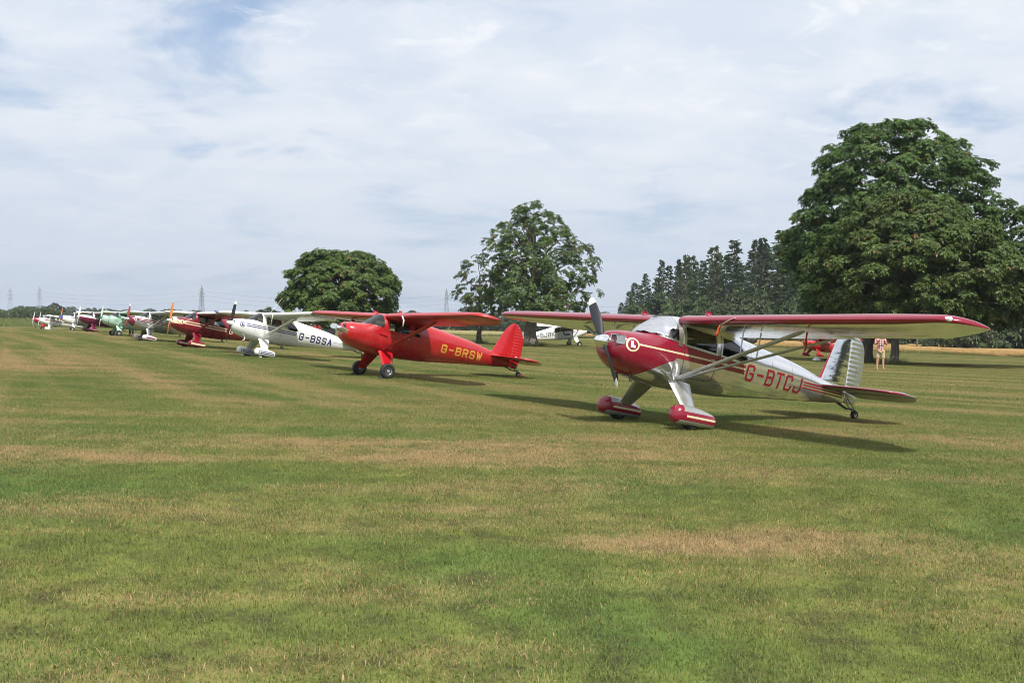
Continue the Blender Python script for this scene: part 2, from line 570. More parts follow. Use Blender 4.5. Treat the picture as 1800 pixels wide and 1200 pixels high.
# ------------------------------------------------------------------ aircraft
class Geo:
    """proportions of one type of high-wing aircraft, in metres, x aft of the spinner tip"""
    fus = [  # x, top, bottom, half width, level of greatest width, exponent above, exponent below
        (0.215, .105, -.225, .235, -.05, 2.3, 2.2), (0.235, .14, -.275, .285, -.05, 2.4, 2.2), (0.30, .17, -.335, .345, -.05, 2.5, 2.2),
        (0.45, .20, -.425, .405, -.06, 2.5, 2.2), (0.78, .238, -.50, .45, -.05, 2.5, 2.3),
        (0.90, .325, -.52, .462, -.04, 2.45, 2.35), (1.05, .44, -.537, .475, -.02, 2.5, 2.4), (1.22, .555, -.55, .485, .0, 2.7, 2.4),
        (1.34, .602, -.553, .488, .02, 3.0, 2.4), (1.60, .618, -.552, .49, .05, 3.2, 2.35), (2.10, .615, -.535, .485, .08, 3.2, 2.3),
        (2.50, .575, -.512, .46, .10, 2.8, 2.2), (2.85, .535, -.475, .425, .11, 2.4, 2.1), (3.34, .478, -.412, .365, .11, 2.2, 2.05),
        (4.19, .375, -.308, .245, .10, 2.0, 2.0), (4.93, .222, -.225, .145, .05, 2.0, 2.0), (5.45, .14, -.165, .07, .0, 2.0, 2.0),
        (5.62, .12, -.145, .04, -.01, 2.0, 2.0)]
    door = [(1.37, .150), (2.04, .118), (2.00, .425), (1.355, .452)]
    rear = [(2.14, .115), (2.66, .09), (2.80, .16), (2.62, .33), (2.40, .42), (2.13, .425)]
    ws_a = ((0.795, .236), (1.225, .178)); ws_b = 1.235
    half = 5.33; xle = 1.25; chord = 1.27; zle = .515; zte = .484; tip0 = 4.92; tipx = 1.80; dih = .015
    ail = (2.75, 4.30, .70)
    tail_z = .085
    tailwheel = (5.998, -.376)
    strut_bot = (1.33, .405, -.40); strut_top = (1.62, 2.62, .462); strut_top2 = (2.28, 2.55, .462)
    leg_top = (1.20, 1.66, .40, -.44); leg_bot = (1.27, 1.50, .845, -.93)
    track = .903; wheel_r = .205
    stab = [(.03, 4.86, 5.60), (.5, 4.90, 5.60), (.9, 4.98, 5.60), (1.2, 5.08, 5.60), (1.38, 5.22, 5.60), (1.46, 5.36, 5.60), (1.49, 5.50, 5.60)]
    elev = [(.05, 5.62, 5.93), (.12, 5.62, 5.97), (.9, 5.62, 5.99), (1.2, 5.62, 5.95), (1.38, 5.62, 5.85), (1.47, 5.62, 5.72), (1.495, 5.62, 5.65)]
    elev_droop = 12
    fin = [(.10, 4.88, 5.624), (.22, 4.94, 5.624), (.55, 5.08, 5.624), (.85, 5.21, 5.624), (.97, 5.27, 5.624), (1.05, 5.36, 5.624), (1.09, 5.48, 5.624)]
    rud = [(-.13, 5.70, 5.93), (-.10, 5.64, 5.95), (.2, 5.63, 6.01), (.6, 5.63, 6.045), (.85, 5.63, 6.02), (1.0, 5.63, 5.95), (1.07, 5.63, 5.84), (1.10, 5.63, 5.70)]
    fin_round = [(.08, 4.86, 5.624), (.18, 4.93, 5.624), (.45, 5.06, 5.624), (.70, 5.18, 5.624), (.90, 5.29, 5.624), (1.04, 5.40, 5.624), (1.12, 5.49, 5.624), (1.16, 5.56, 5.624)]
    rud_round = [(-.16, 5.72, 5.85), (-.12, 5.64, 5.90), (.1, 5.63, 5.95), (.4, 5.63, 5.99), (.7, 5.63, 5.97), (.92, 5.63, 5.89), (1.06, 5.63, 5.79), (1.15, 5.63, 5.68)]


class RedGeo(Geo):
    rear = [(2.14, .115), (2.36, .112), (2.34, .40), (2.13, .425)]


class CubGeo(Geo):
    fus = [
        (0.20, .10, -.15, .25, -.03, 2.6, 2.4), (0.24, .15, -.24, .31, -.03, 2.8, 2.6), (0.5, .20, -.33, .36, -.04, 2.8, 2.8),
        (0.95, .25, -.44, .38, -.05, 2.8, 3.0), (1.10, .30, -.47, .38, -.05, 2.8, 3.2), (1.30, .48, -.49, .38, -.05, 2.8, 3.4), (1.50, .64, -.50, .38, -.05, 3.0, 3.6),
        (1.7, .70, -.50, .38, -.05, 3.4, 3.6), (2.6, .72, -.49, .38, -.02, 3.4, 3.6), (3.1, .60, -.44, .36, .0, 2.6, 3.4),
        (3.8, .48, -.36, .30, .02, 2.2, 3.2), (4.9, .33, -.24, .19, .03, 2.0, 2.8), (5.9, .19, -.13, .08, .03, 2.0, 2.4), (6.2, .14, -.08, .03, .03, 2.0, 2.0)]
    door = [(1.62, .18), (2.55, .18), (2.55, .52), (1.62, .52)]
    rear = [(2.62, .18), (3.15, .20), (3.02, .44), (2.62, .50)]
    ws_a = ((1.06, .27), (1.50, .20)); ws_b = 1.52
    xle = 1.5; chord = 1.6; zle = .66; zte = .60; tip0 = 4.8; tipx = 2.2; half = 5.37
    strut_bot = (1.55, .36, -.46); strut_top = (1.9, 2.6, .60); strut_top2 = (2.7, 2.5, .58)
    leg_top = (1.15, 1.70, .33, -.44); leg_bot = (1.30, 1.42, .86, -.93)
    tailwheel = (6.35, -.42); tail_z = .12
    stab = [(.03, 5.35, 6.15), (.5, 5.42, 6.15), (.9, 5.55, 6.15), (1.2, 5.72, 6.15), (1.4, 5.92, 6.15), (1.46, 6.08, 6.15)]
    elev = [(.08, 6.17, 6.60), (.9, 6.17, 6.62), (1.2, 6.17, 6.56), (1.38, 6.17, 6.42), (1.46, 6.17, 6.25)]
    fin_round = [(.12, 5.5, 6.18), (.30, 5.62, 6.18), (.55, 5.82, 6.18), (.72, 5.98, 6.18), (.84, 6.10, 6.18), (.88, 6.16, 6.18)]
    rud_round = [(-.06, 6.2, 6.42), (.05, 6.2, 6.62), (.3, 6.2, 6.74), (.55, 6.2, 6.72), (.75, 6.2, 6.60), (.88, 6.2, 6.42), (.92, 6.2, 6.28)]
    ail = (2.75, 4.0, .75)


GLYPH = {
    'G': [[(1, .76), (1, .88), (.84, 1), (.16, 1), (0, .88), (0, .12), (.16, 0), (.84, 0), (1, .12), (1, .46), (.55, .46)]],
    '-': [[(.12, .5), (.88, .5)]],
    'B': [[(0, 0), (0, 1), (.84, 1), (1, .89), (1, .63), (.86, .53), (0, .53)], [(.86, .53), (1, .43), (1, .11), (.84, 0), (0, 0)]],
    'T': [[(0, 1), (1, 1)], [(.5, 1), (.5, 0)]],
    'C': [[(1, .76), (1, .88), (.84, 1), (.16, 1), (0, .88), (0, .12), (.16, 0), (.84, 0), (1, .12), (1, .24)]],
    'J': [[(1, 1), (1, .12), (.84, 0), (.16, 0), (0, .12), (0, .30)]],
    'R': [[(0, 0), (0, 1), (.84, 1), (1, .89), (1, .60), (.86, .5), (0, .5)], [(.58, .5), (1, 0)]],
    'S': [[(1, .80), (1, .88), (.84, 1), (.16, 1), (0, .88), (0, .64), (.16, .53), (.84, .47), (1, .36), (1, .12), (.84, 0), (.16, 0), (0, .12), (0, .20)]],
    'W': [[(0, 1), (.24, 0), (.5, .78), (.76, 0), (1, 1)]],
    'A': [[(0, 0), (.5, 1), (1, 0)], [(.17, .32), (.83, .32)]],
    'K': [[(0, 0), (0, 1)], [(1, 1), (0, .42)], [(.3, .58), (1, 0)]],
    'L': [[(.1, 1), (.1, 0), (.9, 0)]],
    '1': [[(.25, .8), (.5, 1), (.5, 0)], [(.2, 0), (.8, 0)]],
}


def stroke_geo(poly, t, fn, seg=0.03):
    """a flat ribbon of width t along a polyline in (u, v), sent through fn to space"""
    P = [Vector((p[0], p[1])) for p in poly]
    Q = [P[0]]
    for a, b in zip(P, P[1:]):
        n = max(1, int((b - a).length / seg))
        Q += [a.lerp(b, (i + 1) / n) for i in range(n)]
    d0 = (Q[1] - Q[0]).normalized(); d1 = (Q[-1] - Q[-2]).normalized()
    Q[0] = Q[0] - d0 * t * 0.5 if len(poly) > 1 else Q[0]
    Q[-1] = Q[-1] + d1 * t * 0.5
    V, F = [], []
    for i, q in enumerate(Q):
        a = (q - Q[i - 1]).normalized() if i else (Q[1] - q).normalized()
        b = (Q[i + 1] - q).normalized() if i < len(Q) - 1 else a
        na, nb = Vector((-a.y, a.x)), Vector((-b.y, b.x))
        m = (na + nb)
        m = m.normalized() if m.length > 1e-6 else na
        k = min(1.0 / max(0.35, m.dot(na)), 1.8) * t / 2
        V += [fn(*(q + m * k)), fn(*(q - m * k))]
    for i in range(len(Q) - 1): F.append((2 * i, 2 * i + 1, 2 * i + 3, 2 * i + 2))
    return V, F


class Airplane:
    def __init__(s, G, X, Y, heading, label, group, zoff=0.0, scale=1.0, name='light_aircraft'):
        s.G = G
        n2 = Vector((math.cos(heading), math.sin(heading)))
        gw = gz(X, Y) + zoff
        dx, dz = G.tailwheel[0] - WX, G.tailwheel[1] - WZ
        Ln = math.hypot(dx, dz)
        tx, ty = X - n2.x * Ln * scale, Y - n2.y * Ln * scale
        T = (Vector((tx, ty, gz(tx, ty) + zoff)) - Vector((X, Y, gw))).normalized()
        sl = gz(X + n2.y, Y - n2.x) - gz(X, Y)
        S = Vector((n2.y, -n2.x, sl)).normalized()
        S = (S - T * S.dot(T)).normalized()
        Nn = T.cross(S)                         # x cross y = up
        ab = math.atan2(dz, dx)
        bx = T * math.cos(ab) - Nn * math.sin(ab)
        bz = T * math.sin(ab) + Nn * math.cos(ab)
        by = S
        M = Matrix(((bx.x * scale, by.x * scale, bz.x * scale, X), (bx.y * scale, by.y * scale, bz.y * scale, Y), (bx.z * scale, by.z * scale, bz.z * scale, gw), (0, 0, 0, 1)))
        s.M = M
        s.root = empty(name, M)
        tag(s.root, label, 'airplane', group)

    def part(s, name, geo, mat, parent=None, smooth=True, midx=None, sharp=35):
        V, F = geo
        V = [(v[0] - WX, v[1], v[2] - WZ) for v in V]
        return mesh_obj(name, V, F, mat, parent or s.root, smooth, midx, sharp)

    def sect(s, x): return interp(s.G.fus, x)

    def surf(s, x, z, side, off=0.004):
        zt, zb, w, zc, nt, nb = s.sect(x)
        if z >= zc: q = min(.999, (z - zc) / max(1e-4, zt - zc)); y = w * (1 - q ** nt) ** (1 / nt)
        else: q = min(.999, (zc - z) / max(1e-4, zc - zb)); y = w * (1 - q ** nb) ** (1 / nb)
        return (x, side * (y + off), z)

    # --- fuselage with cut windows
    def fuselage(s, m_body, m_glass, m_frame, seams=True):
        G = s.G
        x0, x1 = G.fus[0][0], G.fus[-1][0]
        xs = sorted(set([round(v, 4) for v in list(np.linspace(x0, .5, 8)) + list(np.linspace(.5, 1.4, 16)) + list(np.linspace(1.4, x1, 40))]))
        n = 56
        rings = []
        for x in xs:
            zt, zb, w, zc, nt, nb = s.sect(x)
            ring = []
            for k in range(n):
                t = 2 * math.pi * k / n
                c, sn = math.cos(t), math.sin(t)
                if sn >= 0: y = w * math.copysign(abs(c) ** (2 / nt), c); z = zc + (zt - zc) * abs(sn) ** (2 / nt)
                else: y = w * math.copysign(abs(c) ** (2 / nb), c); z = zc - (zc - zb) * abs(sn) ** (2 / nb)
                ring.append((x, y, z))
            rings.append(ring)
        # nose bowl closes towards the propeller
        zt, zb, w, zc, nt, nb = s.sect(x0)
        nose = []
        for f, dx in ((0.30, -.012), (0.72, -.010), (0.90, -.004)):
            nose.append([(x0 + dx, p[1] * f, zc + (p[2] - zc) * f) for p in rings[0]])
        V, F = loft(nose + rings, True, True, True)
        bm = bmesh.new()
        bv = [bm.verts.new(v) for v in V]
        for f in F: bm.faces.new([bv[i] for i in f])
        bmesh.ops.recalc_face_normals(bm, faces=bm.faces)

        def cut(p, q, lo, hi, side=True):
            d = Vector((q[0] - p[0], 0, q[1] - p[1]))
            nn = Vector((-d.z, 0, d.x)).normalized()
            fs = [f for f in bm.faces if lo - .05 < f.calc_center_median().x < hi + .05 and (not side or abs(f.calc_center_median().y) > .1)]
            es = set(e for f in fs for e in f.edges); vs = set(v for f in fs for v in f.verts)
            bmesh.ops.bisect_plane(bm, geom=list(vs) + list(es) + fs, dist=1e-5, plane_co=(p[0], 0, p[1]), plane_no=nn)

        def inside(poly, x, z):
            sg = [((b[0] - a[0]) * (z - a[1]) - (b[1] - a[1]) * (x - a[0])) for a, b in zip(poly, poly[1:] + poly[:1])]
            return all(v > -1e-7 for v in sg)
        polys = [('door_window', G.door), ('rear_window', G.rear)]
        for nm, poly in polys:
            lo, hi = min(p[0] for p in poly), max(p[0] for p in poly)
            for a, b in zip(poly, poly[1:] + poly[:1]): cut(a, b, lo, hi)
        (a, b) = G.ws_a
        cut(a, b, a[0] - .1, G.ws_b, False)
        cut((G.ws_b, -1), (G.ws_b, 1), G.ws_b - .1, G.ws_b + .1, False)
        bm.faces.ensure_lookup_table()
        sel = {'door_window': ([], []), 'rear_window': ([], []), 'windscreen': ([],)}
        for f in bm.faces:
            c = f.calc_center_median()
            la = a[1] + (b[1] - a[1]) * (c.x - a[0]) / (b[0] - a[0])
            if a[0] - .05 < c.x < G.ws_b and c.z > la: sel['windscreen'][0].append(f); continue
            for nm, poly in polys:
                if abs(c.y) > .15 and inside(poly, c.x, c.z): sel[nm][0 if c.y < 0 else 1].append(f)
        dead = []
        for nm, lists in sel.items():
            for fl in lists:
                idx = {}; V2 = []; F2 = []
                for f in fl:
                    q = []
                    for v in f.verts:
                        if v.index not in idx or True:
                            key = v
                            if key not in idx: idx[key] = len(V2); V2.append(v.co.copy())
                            q.append(idx[key])
                    F2.append(q)
                dead += fl
                if not F2: continue
                o = s.part(nm, (V2, F2), m_glass, sharp=60)
                if nm == 'windscreen': s.ws = o; s.ws_geo = (V2, F2)
                else:
                    side = -1 if fl[0].calc_center_median().y < 0 else 1
                    poly = dict(polys)[nm]
                    fr = []
                    pts = poly + [poly[0]]
                    fr = stroke_geo(pts, .035, lambda u, v: s.surf(u, v, side, .006), .05)
                    s.part('window_frame', fr, m_frame, o, smooth=False)
        bmesh.ops.delete(bm, geom=dead, context='FACES')
        bm.verts.ensure_lookup_table(); bm.verts.index_update()
        V = [v.co.copy() for v in bm.verts]; F = [[v.index for v in f.verts] for f in bm.faces]
        bm.free()
        s.body = s.part('fuselage', (V, F), m_body, sharp=50)
        # cabin doors: shut line and handle
        dm = paint('shut_line', (.03, .03, .03), .6)
        for side in (-1, 1):
            dpts = [(1.355, .12), (1.40, -.30), (1.46, -.345), (1.98, -.33), (2.05, -.28), (2.07, .08)]
            if G.xle < 1.4:
                ds = s.part('door_edge', stroke_geo(dpts, .007, lambda u, v: s.surf(u, v, side, .003), .04), dm, s.body, smooth=False)
                s.part('door_handle', tube_geo([s.surf(1.93, .02, side, .012), s.surf(2.02, .015, side, .02)], .010, 6), paint('handle_metal', (.6, .6, .6), .3, 1.0), s.body)
        # windscreen edge trims
        for side in (-1, 1):
            s.part('window_frame', stroke_geo([(a[0] + .1, a[1] - .013), (b[0] + .01, b[1])], .028, lambda u, v: s.surf(u, v, side, .007), .04), m_frame, s.ws, smooth=False)
            s.part('door_pillar', stroke_geo([(G.ws_b + .03, b[1] - .03), (G.ws_b + .05, s.G.zle - .05)], .075, lambda u, v: s.surf(u, v, side, .008), .05), m_frame, smooth=False)

    # --- wings
    def _le(s, y):
        G = s.G
        if y <= G.tip0: return G.xle
        t = (y - G.tip0) / (G.half - G.tip0)
        return G.xle + (G.tipx - G.xle) * (1 - math.sqrt(max(0, 1 - t ** 2.2)))

    def _te(s, y):
        G = s.G; te = G.xle + G.chord; y0 = G.tip0 - 1.0
        if y <= y0: return te
        t = (y - y0) / (G.half - y0)
        return te - (te - G.tipx - .05) * t ** 1.45

    AF_U = [(0, 0.0), (.006, .018), (.02, .034), (.05, .058), (.10, .080), (.18, .098), (.30, .105), (.45, .095), (.60, .075), (.80, .042), (.92, .018), (1, .005)]
    AF_L = [(0, 0.0), (.006, -.014), (.02, -.026), (.05, -.038), (.10, -.045), (.18, -.047), (.30, -.044), (.45, -.038), (.60, -.031), (.80, -.018), (.92, -.009), (1, -.004)]

    def wing_grid(s, ys, side, c0, c1, droop=0.0, nle=4):
        G = s.G; rings = []
        cu = [c for c, _ in s.AF_U if c0 < c < c1]
        cu = [c0] + cu + [c1]
        for y in ys:
            le, te = s._le(y), s._te(y); ch = te - le; k = ch / G.chord
            def P(c, tab):
                full = c
                # position measured on the unswept chord so that hinge lines stay straight
                x = le + ch * c
                zz = interp(tab, c)[0] * G.chord * (k ** .8)
                zl = G.zle + (G.zte - G.zle) * ((x - G.xle) / G.chord) + G.dih * y + zz
                if droop and c > c0:
                    dxh = x - (le + ch * c0); zl -= dxh * math.tan(R(droop))
                return (x, side * y, zl)
            up = [P(c, s.AF_U) for c in cu]; lo = [P(c, s.AF_L) for c in reversed(cu)]
            if c0 == 0: lo = lo[:-1]
            rings.append(up + lo)
        V, F = loft(rings, True, True, True)
        n = len(rings[0]); nu = len(cu)
        mi = []
        for f in F:
            if len(f) > 4: mi.append(0); continue
            js = [i % n for i in f]
            cs = []
            for j in js:
                cs.append(cu[j] if j < nu else list(reversed(cu))[j - nu])
            upf = all(j < nu for j in js)
            mi.append(1 if (sum(cs) / 4 < (.22 if upf else s.le_frac) and c0 == 0) else 0)
        if side < 0: F = [tuple(reversed(f)) for f in F]
        return (V, F), mi

    def wings(s, m_wing, m_le, m_ail, m_tip=None, m_cap=None, le_frac=.055, m_light=None):
        G = s.G; s.le_frac = le_frac
        tips = [G.tip0 + (G.half - G.tip0) * t for t in (.2, .4, .55, .7, .8, .88, .94, .975, .993, 1.0)]
        a0, a1, ac = G.ail
        for side in (-1, 1):
            y0 = .36
            ym = [y0, 1.0, 1.6, 2.2, a0 - .008]
            ya = [a0 + .0, 3.3, 3.9, a1]
            yo = [a1 + .008, (a1 + G.tip0) / 2, G.tip0] + tips
            allY = sorted(set([y0, 1.0, 1.6, 2.2, a0, 3.3, 3.9, a1, (a1 + G.tip0) / 2, G.tip0] + tips))
            g1, m1 = s.wing_grid(allY, side, 0, ac - .006)
            g2, m2 = s.wing_grid(ym, side, ac - .006, 1)
            g3, m3 = s.wing_grid(yo, side, ac - .006, 1)
            mats = [m_wing, m_le]
            if m_tip:
                mats.append(m_tip)
                m1 = [2 if min(abs(g1[0][i][1]) for i in f) >= G.tip0 - .35 else m for f, m in zip(g1[1], m1)]
                m3 = [2 if min(abs(g3[0][i][1]) for i in f) >= G.tip0 - .35 else m for f, m in zip(g3[1], m3)]
            w = s.part('wing', join_geo([g1, g2, g3]), mats, midx=m1 + m2 + m3, sharp=40)
            ga, ma = s.wing_grid([a0 + .008, 3.0, 3.3, 3.6, 3.9, 4.2, a1 - .008], side, ac + .006, 1, droop=3 * side)
            s.part('aileron', ga, m_ail, w, sharp=40)
            if m_cap:
                c = (G.xle + .22, side * .78, G.zle + .115)
                s.part('fuel_cap', join_geo([lathe_geo([(-.02, .06), (.02, .06), (.035, .05), (.04, .02)], c, 'z', 12), box_geo((c[0], c[1], c[2] + .055), (.09, .02, .035))]), m_cap, w)
            if m_light and side < 0:
                yl = G.half - .22
                c = (s._le(yl) + .022, side * yl, G.zle + G.dih * yl + .012)
                s.part('tip_light', lathe_geo([(-.06, .0), (-.035, .030), (.035, .030), (.06, .0)], c, 'y', 12), m_light, w)
            if side < 0: s.port_wing = w
            else: s.stbd_wing = w

    def plate(s, stations, t, axis, z0=0.0, ridges=0, droop=0.0, bulge=None):
        """fin, rudder, tailplane: stations (span, x leading, x trailing)"""
        n = 91 if ridges else 18
        lo, hi = stations[0][0], stations[-1][0]
        cs = [0, .03, .12, .3, .5, .75, 1]
        rings = []
        for i in range(n + 1):
            sp = lo + (hi - lo) * i / n
            a, b = interp(stations, sp)
            taper = 1.0 if 0 < i < n else .3
            ring = []
            rid = 1.0
            if ridges:
                ph = (i / n) * ridges
                rid = 0.72 + 0.28 * abs(math.sin(math.pi * ph))
            def th(c):
                if axis == 'z' and not ridges: tk = 1.75 - 1.4 * i / n
                else: tk = 1.0
                base = tk * t * taper * (math.sin(math.pi * min(1, c * 1.6 + .12) * .5) if c < .5 else (1.0 - (.35 if axis == 'z' else .82) * (c - .5) * 2 * .9))
                if ridges: base = t * taper * (1 - .75 * c) * (1 if c in (0, 1) else rid)
                return max(.003, base) if 0 < c < 1 else ((max(.004, base * .6) if (c == 1 and axis == 'z') else .004) if not ridges else max(.004, base * .6))
            for sgn in (1, -1):
                for c in (cs if sgn > 0 else cs[::-1]):
                    x = a + (b - a) * c
                    h = sgn * th(c)
                    dz = -(x - a) * math.tan(R(droop)) if droop else 0
                    if axis == 'z': ring.append((x, h, sp))
                    else: ring.append((x, axis * sp, z0 + h + dz))
            rings.append(ring)
        V, F = loft(rings, True, True, True)
        m = len(cs) * 2
        s.pm = [1 if len(f) == 4 and all((i % m) in (0, 1, 2, m - 1, m - 2, m - 3) for i in f) else 0 for f in F]
        return V, F

    def tail(s, m_fin, m_rud, m_tp, m_el, round_fin=True, ridges=True, m_finle=None):
        G = s.G
        fin, rud = (G.fin_round, G.rud_round) if round_fin else (G.fin, G.rud)
        f = s.part('fin', s.plate(fin, .035, 'z'), m_fin, sharp=60)
        s.part('rudder', s.plate(rud, .03, 'z', ridges=15 if ridges else 0), m_rud, sharp=60 if not ridges else 80)
        for side in (-1, 1):
            g = s.plate(G.stab, .042, side, G.tail_z)
            s.part('tailplane', g, [m_tp, m_finle or m_tp], sharp=60, midx=s.pm)
            s.part('elevator', s.plate(G.elev, .024, side, G.tail_z, ridges=15 if ridges else 0, droop=G.elev_droop), m_el, sharp=80)

    def struts(s, m, double=False, jury=True, width=.05):
        G = s.G
        for side in (-1, 1):
            b = Vector((G.strut_bot[0], side * G.strut_bot[1], G.strut_bot[2])); t = Vector((G.strut_top[0], side * G.strut_top[1], G.strut_top[2]))
            st = s.part('wing_strut', tube_geo([b, b.lerp(t, .04), b.lerp(t, .96), t], [width * .5, width, width, width * .5], 12, ((1, 0, 0), 1.0) if False else ((b - t).cross(Vector((1, 0, 0))), .42)), m)
            t2 = Vector((G.strut_top2[0], side * G.strut_top2[1], G.strut_top2[2]))
            if double:
                b2 = b + Vector((.05, 0, .01))
                s.part('wing_strut', tube_geo([b2, b2.lerp(t2, .04), b2.lerp(t2, .96), t2], [width * .4, width * .7, width * .7, width * .4], 12, ((b - t2).cross(Vector((1, 0, 0))), .45)), m)
            if jury:
                q = b.lerp(t, .53)
                s.part('jury_strut', tube_geo([q, (q.x, q.y, G.zle - .045)], .011, 8), m, st)
                if double:
                    q2 = b2.lerp(t2, .53)
                    s.part('jury_strut', tube_geo([q2, (q2.x + .02, q2.y, G.zle - .05)], .011, 8), m, st)
                    s.part('jury_strut', tube_geo([q, q2], .009, 8), m, st)

    def gear(s, m_leg, m_tyre, m_hub, m_spat=None, m_metal=None, brace=None):
        G = s.G
        for side in (-1, 1):
            (xa, xb, yt, zt), (xc, xd, yb, zb) = G.leg_top, G.leg_bot
            rings = []
            for k in range(7):
                f = k / 6
                a, b = xa + (xc - xa) * f, xb + (xd - xb) * f
                y, z = yt + (yb - yt) * f, zt + (zb - zt) * f
                ring = []
                for q in range(16):
                    an = 2 * math.pi * q / 16
                    c = .5 - .5 * math.cos(an)
                    h = (.042 - .012 * f) * math.sin(an) * (1.25 - .5 * c)
                    ring.append((a + (b - a) * c, side * (y + h * .75), z + h * .66))
                rings.append(ring)
            V, F = loft(rings, True, True, True)
            if side < 0: F = [tuple(reversed(f)) for f in F]
            s.part('landing_gear_leg', (V, F), m_leg, sharp=50)
            # wheel
            zc = WZ + G.wheel_r
            yc = side * G.track
            r, w = (.165 if m_spat else G.wheel_r), .075
            zc = WZ + r
            prof = [(-w * .72, r * .45), (-w, r * .62), (-w, r * .82), (-w * .75, r * .95), (-w * .35, r), (0, r * 1.004), (w * .35, r), (w * .75, r * .95), (w, r * .82), (w, r * .62), (w * .72, r * .45)]
            wh = s.part('wheel', lathe_geo(prof, (WX, yc, zc), 'y', 32), m_tyre)
            hub = [(-w * .9, r * .02), (-w * .86, r * .2), (-w * .55, r * .24), (-w * .6, r * .38), (-w * .8, r * .47), (w * .8, r * .47), (w * .6, r * .38), (w * .55, r * .24), (w * .86, r * .2), (w * .9, r * .02)]
            s.part('hub', lathe_geo(hub, (WX, yc, zc), 'y', 24), m_hub, wh)
            if m_spat:
                prof = [(.940, .012, -.955, .012), (.950, .06, -.955, .07), (.975, .10, -.955, .112), (1.03, .132, -.95, .145), (1.13, .148, -.945, .158), (1.28, .15, -.945, .157), (1.45, .142, -.952, .147), (1.62, .128, -.963, .128), (1.72, .115, -.970, .112), (1.755, .10, -.972, .098), (1.768, .03, -.975, .03)]
                rings = []
                for x, w2, zc2, h in prof:
                    ring = []
                    for q in range(20):
                        an = 2 * math.pi * q / 20
                        c, sn = math.cos(an), math.sin(an)
                        e = 2 / 2.5
                        y = w2 * math.copysign(abs(c) ** e, c); z = h * math.copysign(abs(sn) ** e, sn)
                        if sn < 0: z *= .92
                        ring.append((x, yc + y, zc2 + z))
                    rings.append(ring)
                s.part('wheel_spat', loft(rings, True, True, True), m_spat, sharp=60)
            if brace:
                s.part('gear_brace', join_geo([tube_geo([(.98, side * .40, -.26), (1.18, side * .45, -.40), (1.27, side * .46, -.44)], [.022, .03, .024], 10),
                                               tube_geo([(1.20, side * .47, -.12), (1.25, side * .475, -.30), (1.28, side * .46, -.43)], [.012, .018, .024], 10)]), brace)
        # tail wheel
        tx, tz = G.tailwheel
        r = .08
        m_metal = m_metal or m_hub
        z0 = G.fus[-1][2]
        sp = s.part('tailwheel_spring', join_geo([tube_geo([(tx - .48, 0, z0 - .005), (tx - .25, 0, z0 - .07), (tx - .06, 0, tz + r * 2.2)], [.02, .018, .02], 8, ((0, 1, 0), 1.6)),
                                      tube_geo([(tx - .07, 0, tz + r * 2.3), (tx - .05, .045, tz + r * 2), (tx, .045, tz + r)], .011, 8),
                                      tube_geo([(tx - .07, 0, tz + r * 2.3), (tx - .05, -.045, tz + r * 2), (tx, -.045, tz + r)], .011, 8),
                                      tube_geo([(tx - .33, .06, z0 + .12), (tx - .10, .05, tz + r * 2.4)], .008, 6), tube_geo([(tx - .33, -.06, z0 + .12), (tx - .10, -.05, tz + r * 2.4)], .008, 6)]), m_metal)
        tw = s.part('tailwheel', lathe_geo([(-.03, r * .5), (-.035, r * .8), (-.02, r * .98), (0, r), (.02, r * .98), (.035, r * .8), (.03, r * .5)], (tx, 0, tz + r), 'y', 20), m_tyre)
        s.part('hub', lathe_geo([(-.032, .005), (-.03, r * .5), (.03, r * .5), (.032, .005)], (tx, 0, tz + r), 'y', 14), m_hub, tw)

    def prop(s, m_blade, m_tip, angle, radius=.90, m_spin=None, spin_r=.105, back=None, hx=.155, hz=-.03):
        """angle: tilt of the upper blade from upright towards starboard, degrees"""
        d = Vector((0, math.sin(R(angle)), math.cos(R(angle))))
        for sgn in (1, -1):
            e = d * sgn
            tang = Vector((1, 0, 0)).cross(e)      # direction of travel side
            rings = []
            st = [(.06, .05, .035, 52), (.16, .095, .03, 48), (.32, .14, .022, 41), (.52, .165, .016, 33), (.72, .155, .012, 27), (.86, .135, .009, 24), (.95, .11, .007, 22), (.985, .075, .006, 22), (1.0, .025, .005, 22)]
            for f, ch, th, tw in st:
                c0 = Vector((hx, 0, hz)) + e * (radius * f)
                ax = tang * math.cos(R(tw)) + Vector((1, 0, 0)) * math.sin(R(tw))
                nr = ax.cross(e)
                ring = []
                for q in range(12):
                    an = 2 * math.pi * q / 12
                    ring.append(c0 + ax * (math.cos(an) * ch / 2) + nr * (math.sin(an) * th))
                rings.append(ring)
            b = s.part('propeller_blade', loft(rings[:6], True, True, False), m_blade)
            s.part('blade_tip', loft(rings[5:], True, False, True), m_tip, b)
        if m_spin:
            s.part('spinner', lathe_geo([(0, .004), (.012, spin_r * .28), (.05, spin_r * .62), (.11, spin_r * .9), (.19, spin_r), (.23, spin_r), (.235, spin_r * .9)], (-.02, 0, hz), 'x', 28), m_spin)
        else:
            s.part('propeller_hub', lathe_geo([(.06, .02), (.07, .06), (.12, .075), (.21, .075)], (0, 0, hz), 'x', 20), back or m_blade)

